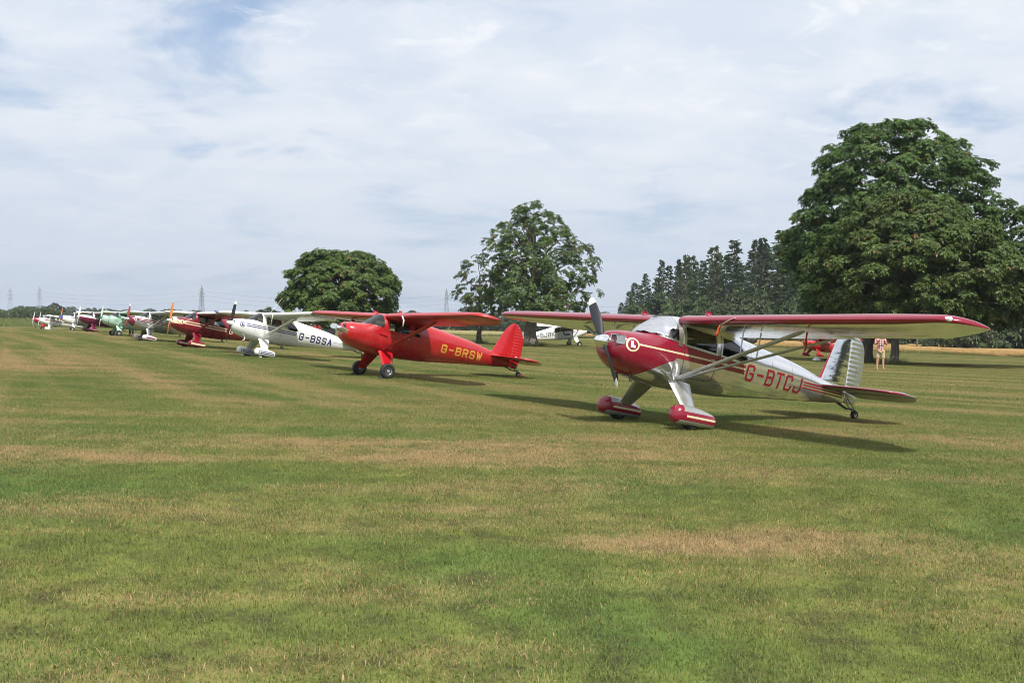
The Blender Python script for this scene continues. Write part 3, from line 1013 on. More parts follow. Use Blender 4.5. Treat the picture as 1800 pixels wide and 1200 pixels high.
    def text(s, txt, x0, x1, zc, h, mat, t=.16, gap=.28, sides=(-1, 1), slope=0.0, name='registration'):
        n = len(txt); cell = (x1 - x0) / (n + (n - 1) * gap)
        for side in sides:
            geos = []
            tw = h * t
            for i, chx in enumerate(txt):
                u0 = i * cell * (1 + gap)
                for poly in GLYPH[chx]:
                    pts = []
                    for (u, v) in poly:
                        uu = u0 + tw / 2 + u * (cell - tw)
                        vv = -h / 2 + tw / 2 + v * (h - tw)
                        pts.append((uu, vv))
                    def fn(u, v, side=side):
                        x = x0 + u if side < 0 else x1 - u
                        return s.surf(x, zc + slope * (x - x0) + v, side, .0045)
                    # ribbon ends already reach half a stroke beyond, so keep inside the cell
                    geos.append(stroke_geo(pts, tw, fn))
            V, F = join_geo(geos)
            s.part(name, (V, F), mat, s.body, smooth=False)

    def disc(s, x, z, r, side, mat, off, name='emblem', parent=None, r0=0.0):
        V, F = [], []
        n, m = 32, 6
        for k in range(n):
            a = 2 * math.pi * k / n
            for q in range(m + 1):
                rr = r0 + (r - r0) * q / m
                V.append(s.surf(x + rr * math.cos(a), z + rr * math.sin(a), side, off))
        for k in range(n):
            for q in range(m):
                i0, i1 = k * (m + 1) + q, ((k + 1) % n) * (m + 1) + q
                F.append((i0, i0 + 1, i1 + 1, i1))
        return s.part(name, (V, F), mat, parent or s.body, smooth=False)

    def cabin(s, m_seat, m_dark, m_yoke, seat_back=True):
        G = s.G
        s.part('instrument_panel', box_geo((G.ws_b + .02, 0, .08), (.05, .82, .26)), m_dark, smooth=False)
        for side in (-1, 1):
            cush = box_geo((G.ws_b + .55, side * .21, -.12), (.46, .38, .14)); backr = box_geo((G.ws_b + .83, side * .21, .10), (.12, .38, .50), Matrix.Rotation(R(12), 3, 'Y'))
            s.part('seat', join_geo([cush, backr]), m_seat, smooth=False)
            yk = []
            c = (G.ws_b + .17, side * .2, .20)
            pts = [(c[0], c[1] + .10 * math.cos(a), c[2] + .09 * math.sin(a)) for a in np.linspace(R(130), R(410), 14)]
            s.part('control_yoke', join_geo([tube_geo(pts, .011, 6), tube_geo([(c[0] - .16, c[1], c[2] - .02), (c[0], c[1], c[2])], .012, 6), tube_geo([pts[0], c], .009, 6), tube_geo([pts[-1], c], .009, 6)]), m_yoke)

    def intakes(s, m_dark, m_rim, light=True):
        for side in (-1, 1):
            for nm, y, z, w, h in (('cowl_intake', .165, .045, .13, .10),):
                ring = [(y - w / 2, z - h / 2), (y + w / 2, z - h / 2), (y + w / 2, z + h / 2), (y - w / 2, z + h / 2)]
                x = .2075
                V = [(x, side * a, b) for a, b in ring]; F = [(0, 1, 2, 3)]
                o = s.part(nm, join_geo([(V, F)]), m_dark, smooth=False)
                rim = tube_geo([(x, side * a, b) for a, b in ring + ring[:1]], .009, 6)
                s.part('intake_rim', rim, m_rim, o)

    def to_world(s, p):
        return s.M @ Vector((p[0] - WX, p[1], p[2] - WZ))


# ------------------------------------------------------------------ shared aircraft materials
RUBBER = paint('tyre_rubber', (0.016, 0.016, 0.017), 0.75, bump=0.2)
HUB = paint('hub_metal', (0.55, 0.56, 0.57), 0.35, 0.6)
WHITEHUB = paint('hub_white', (0.75, 0.76, 0.76), 0.4)
GLASS = glass('clear_acrylic')
DARK = paint('dark_trim', (0.02, 0.02, 0.022), 0.6)
SEATM = paint('seat_cloth', (0.10, 0.10, 0.12), 0.9)
REDSEAT = paint('red_seat_cloth', (0.30, 0.03, 0.05), 0.9)
YOKE = paint('yoke_grey', (0.25, 0.25, 0.26), 0.5)
CHROME = paint('polished_metal', (0.88, 0.88, 0.89), 0.07, 1.0, var=.02)
ALU = paint('dull_aluminium', (0.60, 0.61, 0.62), 0.32, 1.0, var=.05)
STEEL = paint('tailwheel_steel', (0.08, 0.08, 0.085), 0.45, 0.5)
CRIMSON = (0.235, 0.004, 0.026)
SCARLET = (0.41, 0.006, 0.011)
CREAM = (0.72, 0.62, 0.42)
NAVY = (0.022, 0.028, 0.14)
WHITE = (0.78, 0.79, 0.77)
ROW = 'vintage high-wing aircraft parked in a row'
BODY_SEAMS = (('x', 1.02), ('x', 2.09), ('x', 2.86), ('x', 3.42), ('x', 4.0), ('x', 4.56), ('x', 5.05), ('z', -.30))
W_SEAMS = tuple()


def wing_paint(name, base, metallic, rough, ribs=True, coat=.3, wavy=0.0, stain=0.1):
    """wing skin: rib lines and faint chordwise beads"""
    t = NT(name)
    p = t.mapping(t.obj(), loc=(WX, 0, WZ))
    sp = t.N.new('ShaderNodeSeparateXYZ'); t.L.new(p, sp.inputs[0])
    n = t.noise(t.obj(), 2.2, 6.0, 0.6)
    f = t.ramp(n, 0.3, 0.75)
    c = t.mix(t.math('MULTIPLY', f, stain), base, (0.30, 0.28, 0.22))
    fr = t.math('FRACT', t.math('MULTIPLY', sp.outputs[1], 1 / 0.36))
    line = t.math('LESS_THAN', t.math('ABSOLUTE', t.math('SUBTRACT', fr, 0.5)), 0.014)
    c = t.mix(t.math('MULTIPLY', line, 0.25), c, (0.12, 0.12, 0.11))
    h = t.math('SUBTRACT', 1.0, line)
    if wavy:
        w = t.noise(t.mapping(t.obj(), scale=(2.4, 1.2, 1)), 2.0, 2.0)
        nor = t.bump(w, 0.5, wavy, t.bump(h, 0.3, 0.004))
    else: nor = t.bump(h, 0.3, 0.004)
    b = t.pbsdf(Base_Color=c, Metallic=metallic, Roughness=t.mixf(f, rough * .8, rough * 1.3), Normal=nor)
    b.inputs['Coat Weight'].default_value = coat; b.inputs['Coat Roughness'].default_value = 0.08
    return t.done(b.outputs[0])


def aileron_paint(name, base, metallic, rough):
    """beaded control surface skin: fine corrugation along the chord"""
    t = NT(name)
    sp = t.N.new('ShaderNodeSeparateXYZ'); t.L.new(t.obj(), sp.inputs[0])
    w = t.math('SINE', t.math('MULTIPLY', sp.outputs[1], 2 * math.pi / 0.085))
    n = t.noise(t.obj(), 3.0, 4.0)
    c = t.mix(t.math('MULTIPLY', t.ramp(n, .35, .7), .12), base, (0.28, 0.26, 0.22))
    b = t.pbsdf(Base_Color=c, Metallic=metallic, Roughness=rough, Normal=t.bump(w, 0.55, 0.012))
    return t.done(b.outputs[0])


def make_airplane(G, X, Y, hd, label, group, c):
    a = Airplane(G, X, Y, R(hd), label, group, c.get('zoff', 0), c.get('scale', 1))
    a.fuselage(c['body'], c.get('glass', GLASS), c.get('frame', c['body']))
    a.wings(c['wing'], c.get('wing_le', c['wing']), c.get('aileron', c['wing']), c.get('wing_tip'), c.get('cap'), m_light=c.get('light'))
    a.tail(c['fin'], c['rudder'], c['tailplane'], c['elevator'], c.get('round_fin', True), c.get('ridges', True), c.get('tail_le'))
    a.struts(c['strut'], c.get('double', False), c.get('jury', True), c.get('strut_w', .055))
    a.gear(c['leg'], RUBBER, c.get('hub', HUB), c.get('spat'), STEEL, c.get('brace'))
    a.prop(c['blade'], c.get('tip', c['blade']), c.get('prop', 10), c.get('prop_r', .9), c.get('spinner'), c.get('spin_r', .1), c.get('hub_mat'))
    a.cabin(c.get('seat', SEATM), DARK, YOKE)
    a.intakes(DARK, c.get('rim', c['body']))
    if 'reg' in c: a.text(*c['reg'])
    return a


# --- nearest: polished metal with crimson nose, stripes and leading edges
pol = (0.84, 0.84, 0.84)
RED0 = paint('crimson_gloss', CRIMSON, 0.22, coat=0.6)
body0 = livery('polished_skin_crimson_nose', pol, .88, 0.13, [
    (CRIMSON, 0.0, 0.25, [('x<', 1.22), ('arc', 1.45, -.075, .604, 1.733)]),
    (CRIMSON, 0.0, 0.25, [('x>', 1.20), ('x<', 2.745), ('z>', -.082), ('lin', -.066, -1, .249)]),
    (CREAM, 0.1, 0.3, [('x>', .50), ('x<', 2.745), ('z>', -.012), ('z<', .016)]),
    (CRIMSON, 0.0, 0.25, [('x>', 4.36), ('x<', 5.55), ('z>', .035), ('z<', .06)]),
    (CRIMSON, 0.0, 0.25, [('x>', 4.36), ('x<', 5.55), ('z>', -.012), ('z<', .012)]),
    (CRIMSON, 0.0, 0.25, [('x>', 4.36), ('x<', 5.55), ('z>', -.06), ('z<', -.035)]),
], BODY_SEAMS, (0.03, 0.03, 0.035), 0.006)
WING0 = wing_paint('polished_wing_skin', pol, 1.0, 0.16, wavy=0.010)
SPAT0 = livery('polished_spat_red_nose', (.50, .51, .52), 0.6, 0.36, [
    (CRIMSON, 0, .25, [('x<', 1.09), ('lin', -1, .35, 1.385)]),
    (CRIMSON, 0, .25, [('z<', -.885), ('z>', -1.02)]),
    (CREAM, 0, .3, [('x>', 1.13), ('z<', -.935), ('z>', -.968)]),
], coat=0.4)
FIN0 = livery('polished_fin_red_edge', pol, 1.0, 0.10, [(CRIMSON, 0, .25, [('lin', -1, .36, 4.905)])], (('z', .62),), None, 0.010)
RUD0 = paint('ribbed_rudder_metal', (.70, .71, .72), 0.30, .95, var=.05)
STRUT0 = paint('strut_metal', (.52, .53, .54), .38, .6)
TP0 = paint('dull_tailplane_metal', (.34, .34, .33), .42, .7)
EL0 = paint('dull_elevator_metal', (.30, .30, .29), .45, .7)
BLADE0 = paint('grey_blade', (0.015, 0.016, 0.022), 0.5)
WTIP = paint('white_blade_tip', (0.8, 0.8, 0.8), 0.4)
GLASS0 = glass('tinted_acrylic', (.42, .44, .45), .16)
P0 = make_airplane(Geo, 2.229, 16.72, 211.717, 'polished metal aircraft with crimson nose and wing edges, nearest on the right', ROW, dict(
    body=body0, frame=ALU, glass=GLASS0, wing=WING0, wing_le=RED0, aileron=aileron_paint('polished_aileron', pol, 1.0, .2), cap=RED0, light=WHITEHUB,
    fin=FIN0, rudder=RUD0, tailplane=TP0, elevator=EL0, round_fin=False, tail_le=RED0, strut=STRUT0, double=True, leg=paint('brushed_leg', (.72, .73, .74), .36, .9), spat=SPAT0, brace=ALU,
    blade=BLADE0, tip=WTIP, prop=38, prop_r=.86, spinner=CHROME, spin_r=.115, rim=ALU, reg=('G-BTCJ', 2.79, 4.31, -.035, .275, RED0, .15, .30)))
CREAMM = paint('cream_gloss', CREAM, 0.35, coat=.3)
WHITEM = paint('white_gloss', WHITE, 0.3, coat=.5)
for sd in (-1, 1):
    e = P0.disc(.42, -.02, .108, sd, CREAMM, .0035)
    P0.disc(.42, -.02, .08, sd, RED0, .0055, 'emblem_ring', e)
    V, F = stroke_geo([(-.005, .035), (-.005, -.026), (.03, -.026)], .040, lambda u, v: P0.surf(.41 + (u if sd < 0 else -u + .03), v - .02, sd, .0075))
    P0.part('emblem_letter', (V, F), WHITEM, e, smooth=False)
    # exhaust stubs and drains under the cowl
    P0.part('exhaust_pipe', tube_geo([(.62, sd * .17, -.44), (.66, sd * .17, -.56)], .022, 8), STEEL)
for sd in (-1, 1):
    rt = Matrix.Rotation(R(52 * -sd), 3, 'Z')
    lt_ = P0.part('landing_light', box_geo((.255, sd * .297, .03), (.03, .115, .125), rt), paint('light_lens', (.22, .24, .26), .25, coat=.3), smooth=False)
    q = [rt @ Vector((-.017, a, b)) + Vector((.255, sd * .297, .03)) for a, b in ((-.058, -.064), (.058, -.064), (.058, .064), (-.058, .064), (-.058, -.064))]
    P0.part('light_rim', tube_geo(q, .010, 6), ALU, lt_)

# sun shade over the windscreen
V, F = P0.ws_geo
sel = [f for f in F if sum(V[i].z for i in f) / len(f) > .30 + 0.25 * max(0, -sum(V[i].y for i in f) / len(f) - .25) or sum(V[i].x for i in f) / len(f) < 1.08]
pts, idx, F2 = [], {}, []
for f in sel:
    q = []
    for i in f:
        if i not in idx:
            idx[i] = len(pts); v = V[i]
            w = 0.016 + 0.014 * math.sin(v.x * 23 + v.y * 11 + 2 * math.sin(v.y * 9)) * math.sin(v.y * 15 + v.z * 14)
            pts.append(Vector((v.x - w * .6, v.y * (1 + w * 1.2), v.z + w)))
        q.append(idx[i])
    F2.append(q)
foil = paint('silver_foil', (0.66, 0.67, 0.70), 0.24, 0.92, var=.05, bump=.5)
me_o = mesh_obj('windscreen_cover', [P0.to_world(p) for p in pts], F2, foil)
sd_ = me_o.modifiers.new('thick', 'SOLIDIFY'); sd_.thickness = 0.003
tag(me_o, 'crumpled silver sunshade spread over the windscreen of the polished aircraft', 'sunshade')

# --- second: all red
RED1 = paint('scarlet_gloss', SCARLET, 0.25, coat=0.7, var=.06)
body1 = livery('scarlet_skin', SCARLET, 0.0, 0.28, [], (('x', .62), ('x', .98), ('x', 2.09), ('x', 2.86), ('x', 3.5), ('x', 4.1), ('x', 4.7), ('z', -.28)), (0.03, 0.02, 0.02), 0.012, 0.6, (.43, .030, .032))
WING1 = wing_paint('scarlet_wing_skin', SCARLET, 0.0, 0.35)
GOLD = paint('gold_lettering', (0.60, 0.31, 0.05), 0.4)
BLADE1 = paint('bare_metal_blade', (0.75, 0.75, 0.74), 0.2, 1.0)
P1 = make_airplane(RedGeo, -3.804, 28.741, 212.28, 'bright red aircraft with gold letters and open black tyres', ROW, dict(
    body=body1, wing=WING1, aileron=aileron_paint('scarlet_aileron', SCARLET, 0, .4), cap=RED1, fin=RED1, rudder=RED1, tailplane=RED1, elevator=RED1,
    strut=RED1, strut_w=.075, jury=False, leg=RED1, blade=BLADE1, prop=82, prop_r=.62, hub_mat=ALU, reg=('G-BRSW', 3.10, 4.55, -.02, .24, GOLD, .19, .30)))
P1.part('tail_light', box_geo((5.8, -.03, .18), (.06, .02, .05)), WHITEM, smooth=False)
for sd in (-1, 1):
    P1.part('air_scoop', tube_geo([(1.12, sd * .485, .02), (1.34, sd * .492, .0)], [.02, .035], 10), RED1, P1.body)

# --- third: white with navy stripes
NAVYM = paint('navy_gloss', NAVY, 0.3, coat=.4)
BLUE = paint('blue_gloss', (0.03, 0.07, 0.36), 0.3, coat=.5)
st2 = [(NAVY, 0, .3, [('x>', .62), ('x<', 2.72), ('z>', .025 - .0), ('z<', .058)]), (NAVY, 0, .3, [('x>', .62), ('x<', 2.72), ('z>', -.048), ('z<', -.012)]),
       ((0.3, 0.32, 0.33), 0, .3, [('x>', 4.45), ('x<', 5.5), ('z>', -.01), ('z<', .012)])]
body2 = livery('white_skin_navy_stripes', WHITE, 0.0, 0.3, st2, (('x', 1.0), ('x', 2.86)), (0.05, 0.05, 0.05), 0.008)
SPAT2 = livery('white_spat_navy_bars', WHITE, 0, .3, [(NAVY, 0, .3, [('x>', 1.06), ('x<', 1.70), ('z<', -.905), ('z>', -1.005)]), (WHITE, 0, .3, [('x>', 1.16), ('x<', 1.68), ('z<', -.94), ('z>', -.968)]), (WHITE, 0, .3, [('in', 1.115, -.955, .035)])])
WING2 = wing_paint('white_wing_skin', WHITE, 0, .35)
P2 = make_airplane(Geo, -10.041, 41.188, 215.66, 'white aircraft with two navy stripes, navy letters and blue wing tips', ROW, dict(
    body=body2, wing=WING2, wing_tip=BLUE, aileron=aileron_paint('white_aileron', WHITE, 0, .4), fin=WHITEM, rudder=WHITEM, tailplane=WHITEM, elevator=WHITEM,
    strut=WHITEM, strut_w=.08, jury=False, leg=WHITEM, spat=SPAT2, blade=BLADE0, tip=WTIP, prop=-8, prop_r=.86, spinner=WHITEM, spin_r=.09, seat=REDSEAT,
    reg=('G-BSSA', 2.85, 4.40, -.03, .28, NAVYM, .17, .30)))
for sd in (-1, 1):
    e = P2.disc(.47, -.01, .10, sd, NAVYM, .010)
    P2.disc(.47, -.01, .076, sd, WHITEM, .013, 'emblem_ring', e)
    P2.part('emblem_letter', stroke_geo([(.0, .04), (.0, -.03), (.04, -.03)], .035, lambda u, v: P2.surf(.465 + (u if sd < 0 else -u + .03), v - .01, sd, .016)), NAVYM, e, smooth=False)
P2.part('exhaust_pipe', tube_geo([(.62, -.30, -.40), (.70, -.33, -.50), (.66, -.36, -.60), (.60, -.37, -.64)], .035, 10), ALU)
P2.part('antenna', tube_geo([(1.62, 0, .60), (2.05, 0, 1.35)], [.008, .004], 6), WHITEM)

# --- fourth: dark red with cream nose and diamond
DRED = (0.20, 0.006, 0.018)
st3 = [(CREAM, 0, .3, [('x<', .60), ('z>', -.13), ('lin', -1, 0, .60)]), (DRED, 0, .3, [('x>', .38), ('x<', .66), ('z>', .08)]),
       (CREAM, 0, .3, [('x>', .55), ('x<', 2.85), ('z>', .025), ('z<', .07)]), (CREAM, 0, .3, [('x>', .55), ('x<', 2.85), ('z>', -.085), ('z<', -.035)]),
       (DRED, 0, .3, [('diamond', .62, -.01, .25, .13)]), (CREAM, 0, .3, [('diamond', .62, -.01, .22, .11)])]
body3 = livery('dark_red_skin_cream_nose', DRED, 0, .28, st3, (('x', 1.0), ('x', 2.86)), (0.03, 0.02, 0.02), 0.008)
DREDM = paint('dark_red_gloss', DRED, .28, coat=.6)
SPAT3 = livery('dark_red_spat_cream_bar', DRED, 0, .3, [(CREAM, 0, .3, [('x>', 1.04), ('z<', -.915), ('z>', -1.0)])])
ORANGE = paint('varnished_wood', (0.55, 0.17, 0.03), 0.3, coat=.6)
GREYWING = wing_paint('silver_painted_wing', (0.60, 0.61, 0.61), 0.3, .4)
P3 = make_airplane(Geo, -15.634, 51.247, 214.82, 'dark red aircraft with cream nose, diamond emblem and orange wooden propeller', ROW, dict(
    body=body3, wing=wing_paint('dark_red_wing_skin', DRED, 0, .35), wing_le=WHITEM, aileron=DREDM, fin=DREDM, rudder=DREDM, tailplane=DREDM, elevator=DREDM,
    strut=DREDM, strut_w=.07, jury=False, leg=DREDM, spat=SPAT3, blade=ORANGE, prop=3, prop_r=.88, spinner=WHITEM, spin_r=.07, reg=('G-C', 2.98, 3.72, -.03, .25, CREAMM, .19, .30)))
for sd in (-1, 1):
    P3.part('emblem_numeral', stroke_geo([(.61, .045), (.625, .045), (.625, -.06)], .03, lambda u, v: P3.surf(u, v, sd, .004)), DREDM, P3.body, smooth=False)

# --- fifth: grey metal with maroon nose stripes
MAROON = (0.16, 0.008, 0.035)
st4 = [(MAROON, 0, .3, [('x<', .50)]), ((.75, .72, .72), 0, .3, [('x>', .48), ('x<', 1.3), ('z>', .12)]), (MAROON, 0, .3, [('x>', .45), ('x<', 5.4), ('z>', -.05), ('z<', .10), ]),
       ((.78, .74, .74), 0, .3, [('x>', .7), ('x<', 2.9), ('z>', .01), ('z<', .04)]), ((.8, .78, .78), 0, .3, [('in', .50, .02, .085)]), (MAROON, 0, .3, [('in', .50, .02, .055)])]
body4 = livery('grey_metal_skin_maroon_stripes', (.50, .51, .51), .75, .36, st4, BODY_SEAMS, (0.03, 0.03, 0.03), 0.01)
SPAT4 = livery('pale_spat_maroon_bar', (.70, .62, .65), 0, .3, [(MAROON, 0, .3, [('x>', 1.15), ('x<', 1.68), ('z<', -.915), ('z>', -.985)])])
MARM = paint('maroon_gloss', MAROON, .3, coat=.5)
P4 = make_airplane(Geo, -21.835, 62.686, 214.78, 'grey metal aircraft with maroon nose and stripes and double wing struts', ROW, dict(
    body=body4, wing=GREYWING, fin=ALU, rudder=ALU, tailplane=ALU, elevator=ALU, strut=ALU, double=True, strut_w=.05, leg=ALU, spat=SPAT4,
    blade=paint('red_brown_blade', (.30, .05, .03), .3, coat=.4), tip=WTIP, prop=2, prop_r=.88, spinner=WHITEM, spin_r=.07))

# --- sixth: pale green
MINT = (.40, .58, .47)
st5 = [((.04, .22, .14), 0, .3, [('x>', .45), ('x<', .75), ('z>', .12), ]), ((.02, .10, .07), 0, .3, [('x>', .60), ('x<', .63), ('z>', -.30), ('z<', .12)])]
st5 += [((.03, .08, .06), 0, .4, [('x>', 1.05), ('x<', 1.28), ('z>', zz), ('z<', zz + .018)]) for zz in (-.15, -.10, -.05, 0.0)]
body5 = livery('mint_green_skin', MINT, 0, .32, st5, (('x', 1.0), ('x', 2.86)), (0.03, 0.05, 0.04), 0.01)
MINTM = paint('mint_gloss', MINT, .32, coat=.5)
MINTD = paint('dark_green_frame', (.03, .20, .12), .35)
P5 = make_airplane(Geo, -28.748, 76.41, 215.33, 'pale mint green aircraft with white wheel hubs and green cabin frames', ROW, dict(
    body=body5, frame=MINTD, wing=wing_paint('mint_wing_skin', (.30, .50, .40), 0, .4), wing_le=wing_paint('pale_mint_edge', (.62, .75, .68), 0, .4), fin=MINTM, rudder=MINTM, tailplane=MINTM, elevator=MINTM,
    strut=MINTM, strut_w=.08, jury=False, leg=MINTM, hub=WHITEHUB, blade=paint('pale_green_blade', (.5, .62, .55), .3), prop=2, prop_r=.86, hub_mat=MINTD))

# --- seventh: white top, maroon below
body6 = livery('maroon_skin_white_top', (.12, .006, .035), 0, .28, [((.78, .76, .77), 0, .3, [('z>', .02), ('x<', 3.0)]), ((.78, .76, .77), 0, .3, [('lin', .05, 1, -.17), ('x>', 2.9)])], (), (0.03, 0.03, 0.03), 0.008)
MARD = paint('deep_maroon_gloss', (.12, .006, .035), .3, coat=.5)
SPAT6 = livery('maroon_spat_pink_bars', (.14, .008, .04), 0, .3, [((.62, .40, .44), 0, .3, [('x>', 1.1), ('z<', -.93), ('z>', -.965)])])
P6 = make_airplane(Geo, -37.188, 92.988, 218.46, 'deep maroon aircraft with white upper nose and maroon wheel spats', ROW, dict(
    body=body6, wing=wing_paint('pale_pink_wing', (.72, .66, .68), 0, .35), fin=MARD, rudder=MARD, tailplane=MARD, elevator=MARD, strut=MARD, strut_w=.07, jury=False,
    leg=MARD, spat=SPAT6, blade=paint('white_blade', (.72, .74, .78), .3), prop=2, prop_r=.9, spinner=WHITEM, spin_r=.07))

# --- eighth: white, blue spinner
body7 = livery('white_skin_grey_belly', WHITE, 0, .3, [(NAVY, 0, .3, [('x>', .55), ('x<', 3.0), ('z>', .07), ('z<', .11)]), ((.45, .45, .44), .2, .4, [('z<', -.12), ('x>', 1.4)]), ((.03, .06, .42), 0, .3, [('x<', .33)])], (), (0.05, 0.05, 0.05))
P7 = make_airplane(Geo, -41.9, 100.5, 204, 'white aircraft with blue nose ring and orange propeller', ROW, dict(
    zoff=-.06, body=body7, wing=WING2, fin=WHITEM, rudder=WHITEM, tailplane=WHITEM, elevator=WHITEM, strut=ALU, double=True, leg=WHITEM, hub=WHITEHUB, blade=ORANGE, prop=4, prop_r=.9, spinner=BLUE, spin_r=.09))

# --- ninth and tenth: far end of the row
body8 = livery('white_skin_maroon_flash', WHITE, 0, .3, [((.30, .04, .08), 0, .3, [('x>', .75), ('x<', 2.0), ('z>', -.03), ('z<', .08)]), ((.06, .03, .05), 0, .3, [('x>', 2.0), ('x<', 4.2), ('z>', -.03), ('z<', .06)])], (), (0.05, 0.05, 0.05))
P8 = make_airplane(Geo, -54.2, 123.5, 199, 'white aircraft with dark maroon flash along its side and white spats', ROW, dict(
    body=body8, wing=WING2, fin=WHITEM, rudder=WHITEM, tailplane=WHITEM, elevator=WHITEM, strut=WHITEM, double=False, jury=False, leg=WHITEM, spat=WHITEM, blade=paint('white_blade', ()), prop=4, spinner=WHITEM, spin_r=.07))
body9 = livery('white_skin_red_cowl', WHITE, 0, .3, [((.36, .012, .03), 0, .3, [('x<', 1.0)])], (), (0.05, 0.05, 0.05))
P9 = make_airplane(Geo, -58.1, 130.5, 206, 'white aircraft with red cowl and red gear legs, last of the row', ROW, dict(
    body=body9, wing=WING2, fin=WHITEM, rudder=WHITEM, tailplane=WHITEM, elevator=WHITEM, strut=WHITEM, jury=False, leg=RED1, blade=paint('white_blade', ()), prop=4, spinner=WHITEM, spin_r=.07))

# --- aircraft parked by the trees
bodyC = livery('white_fabric_maroon_line', WHITE, 0, .35, [((.30, .02, .06), 0, .3, [('x<', 2.2), ('z>', .10), ('z<', .14)]), ((.55, .60, .62), 0, .35, [('x>', 1.55), ('x<', 2.9), ('z<', .1)])], (), (0.05, 0.05, 0.05))
FINC = livery('white_fin_purple_flash', WHITE, 0, .35, [((.25, .06, .22), 0, .3, [('x>', 5.95), ('x<', 6.14), ('lin', -1, 1.0, 5.73), ('lin', 1, -2.2, -4.9)])])
REGB = paint('dark_lettering', (.04, .04, .05), .4)
PC = make_airplane(CubGeo, 5.65, 95.5, 24, 'white fabric aircraft with dark letters parked behind the tree trunk', None, dict(
    scale=1.14, zoff=-.08, body=bodyC, wing=wing_paint('white_fabric_wing', WHITE, 0, .4), fin=FINC, rudder=WHITEM, tailplane=WHITEM, elevator=WHITEM, strut=STEEL, double=True, jury=True, strut_w=.035, ridges=False, leg=WHITEM, hub=WHITEHUB,
    blade=BLADE0, prop=60, spinner=None, hub_mat=STEEL, reg=('G-BJBK', 3.15, 4.95, .06, .34, REGB, .15, .3)))
bodyD = livery('dark_brown_skin', (.030, .024, .020), .1, .25, [], (), (0.02, 0.02, 0.02))
DBR = paint('dark_brown_gloss', (.03, .024, .02), .3, coat=.5)
PD = make_airplane(CubGeo, 21.4, 96.5, 20, 'black nosed aircraft with white wings seen through the polished aircraft cabin', None, dict(
    body=bodyD, wing=wing_paint('white_fabric_wing_dark', WHITE, 0, .4), fin=DBR, rudder=DBR, tailplane=DBR, elevator=DBR, strut=STEEL, double=True, strut_w=.035, ridges=False, leg=DBR,
    blade=BLADE0, prop=60, hub_mat=STEEL))
bodyE = livery('red_skin_gold_line', SCARLET, 0, .28, [((.72, .40, .08), 0, .3, [('x>', .5), ('x<', 1.5), ('lin', .12, 1, -.10), ('lin', -.12, -1, .125)]), ((.72, .35, .05), 0, .3, [('in', 1.62, -.12, .10)])], (), (0.03, 0.02, 0.02))
PE = make_airplane(Geo, 27.0, 94.8, 207, 'small red aircraft with gold line and red spats parked by the big tree', None, dict(
    body=bodyE, wing=WING1, fin=RED1, rudder=RED1, tailplane=RED1, elevator=RED1, strut=RED1, jury=False, leg=RED1, spat=RED1, blade=BLADE0, prop=35, spinner=RED1, spin_r=.09))


# --- ribbons, chocks
def ribbon(a, pts, w, mat, label):
    V, F = [], []
    for p in pts:
        q = a.to_world(p); V += [q + Vector((w / 2, w / 4, 0)), q - Vector((w / 2, w / 4, 0))]
    for i in range(len(pts) - 1): F.append((2 * i, 2 * i + 1, 2 * i + 3, 2 * i + 2))
    o = mesh_obj('ribbon', V, F, mat)
    m = o.modifiers.new('thick', 'SOLIDIFY'); m.thickness = 0.004
    return tag(o, label, 'ribbon', 'warning ribbons tied to the wings')


WRIB = paint('white_webbing', (.75, .74, .72), .8)
ORIB = paint('orange_ribbon', (.75, .12, .04), .7)
RRIB = paint('red_ribbon', (.45, .02, .03), .7)
a = P0
ribbon(P0, [(1.36, -1.62, .575), (1.26, -1.60, .57), (1.23, -1.52, .53), (1.235, -1.42, .49), (1.24, -1.34, .455)], .03, WRIB, 'curved white strap looped over the crimson wing edge above the cabin')
ribbon(P0, [(1.245, -1.34, .455), (1.25, -1.30, .40), (1.25, -1.29, .33), (1.252, -1.27, .285)], .045, ORIB, 'short orange ribbon hanging under the crimson wing edge by the cabin')
ribbon(P0, [(1.60, -2.70, .45), (1.60, -2.70, .34), (1.61, -2.71, .23), (1.60, -2.70, .17)], .025, RRIB, 'narrow red ribbon hanging from the strut end under the polished wing')
ribbon(P1, [(1.23, -1.42, .54), (1.225, -1.50, .47), (1.24, -1.54, .42), (1.25, -1.54, .25)], .035, WRIB, 'pale strap hanging from the leading edge of the bright red wing')
ribbon(P2, [(1.24, -1.30, .54), (1.235, -1.30, .44), (1.24, -1.30, .12)], .035, paint('pale_green_webbing', (.55, .62, .45), .8), 'pale strap hanging from the leading edge of the white wing')
DCH = paint('black_chock', (.02, .02, .022), .7)
WCH = paint('white_chock', (.72, .72, .70), .6)
def chock(a, x, y, mat, label, group):
    p = a.to_world((x, y, WZ)); z = gz(p.x, p.y)
    ang = math.atan2(a.M[1][0], a.M[0][0])
    rot = Matrix.Rotation(ang, 3, 'Z')
    k = .62
    V = [(-.13, -.11, 0), (.05, -.11, 0), (.05, .11, 0), (-.13, .11, 0), (.045, -.10, .12), (.045, .10, .12), (.01, -.10, .12), (.01, .10, .12)]
    F = [(3, 2, 1, 0), (1, 2, 5, 4), (4, 5, 7, 6), (0, 6, 7, 3), (0, 1, 4, 6), (2, 3, 7, 5)]
    o = mesh_obj('wheel_chock', [(a_ * k, b_ * k, c_ * k) for a_, b_, c_ in V], F, mat, smooth=False)
    o.matrix_world = Matrix.Translation((p.x, p.y, z)) @ rot.to_4x4()
    tag(o, label, 'wheel chock', group)
chock(P1, 1.17, -.90, DCH, 'black chock in front of the nearer tyre of the bright red aircraft', 'black wheel chocks')
chock(P1, 1.17, .90, DCH, 'black chock in front of the farther tyre of the bright red aircraft', 'black wheel chocks')
chock(P2, 1.22, -.90, WCH, 'white chock at the front of the nearer spat of the white aircraft', 'white wheel chocks')
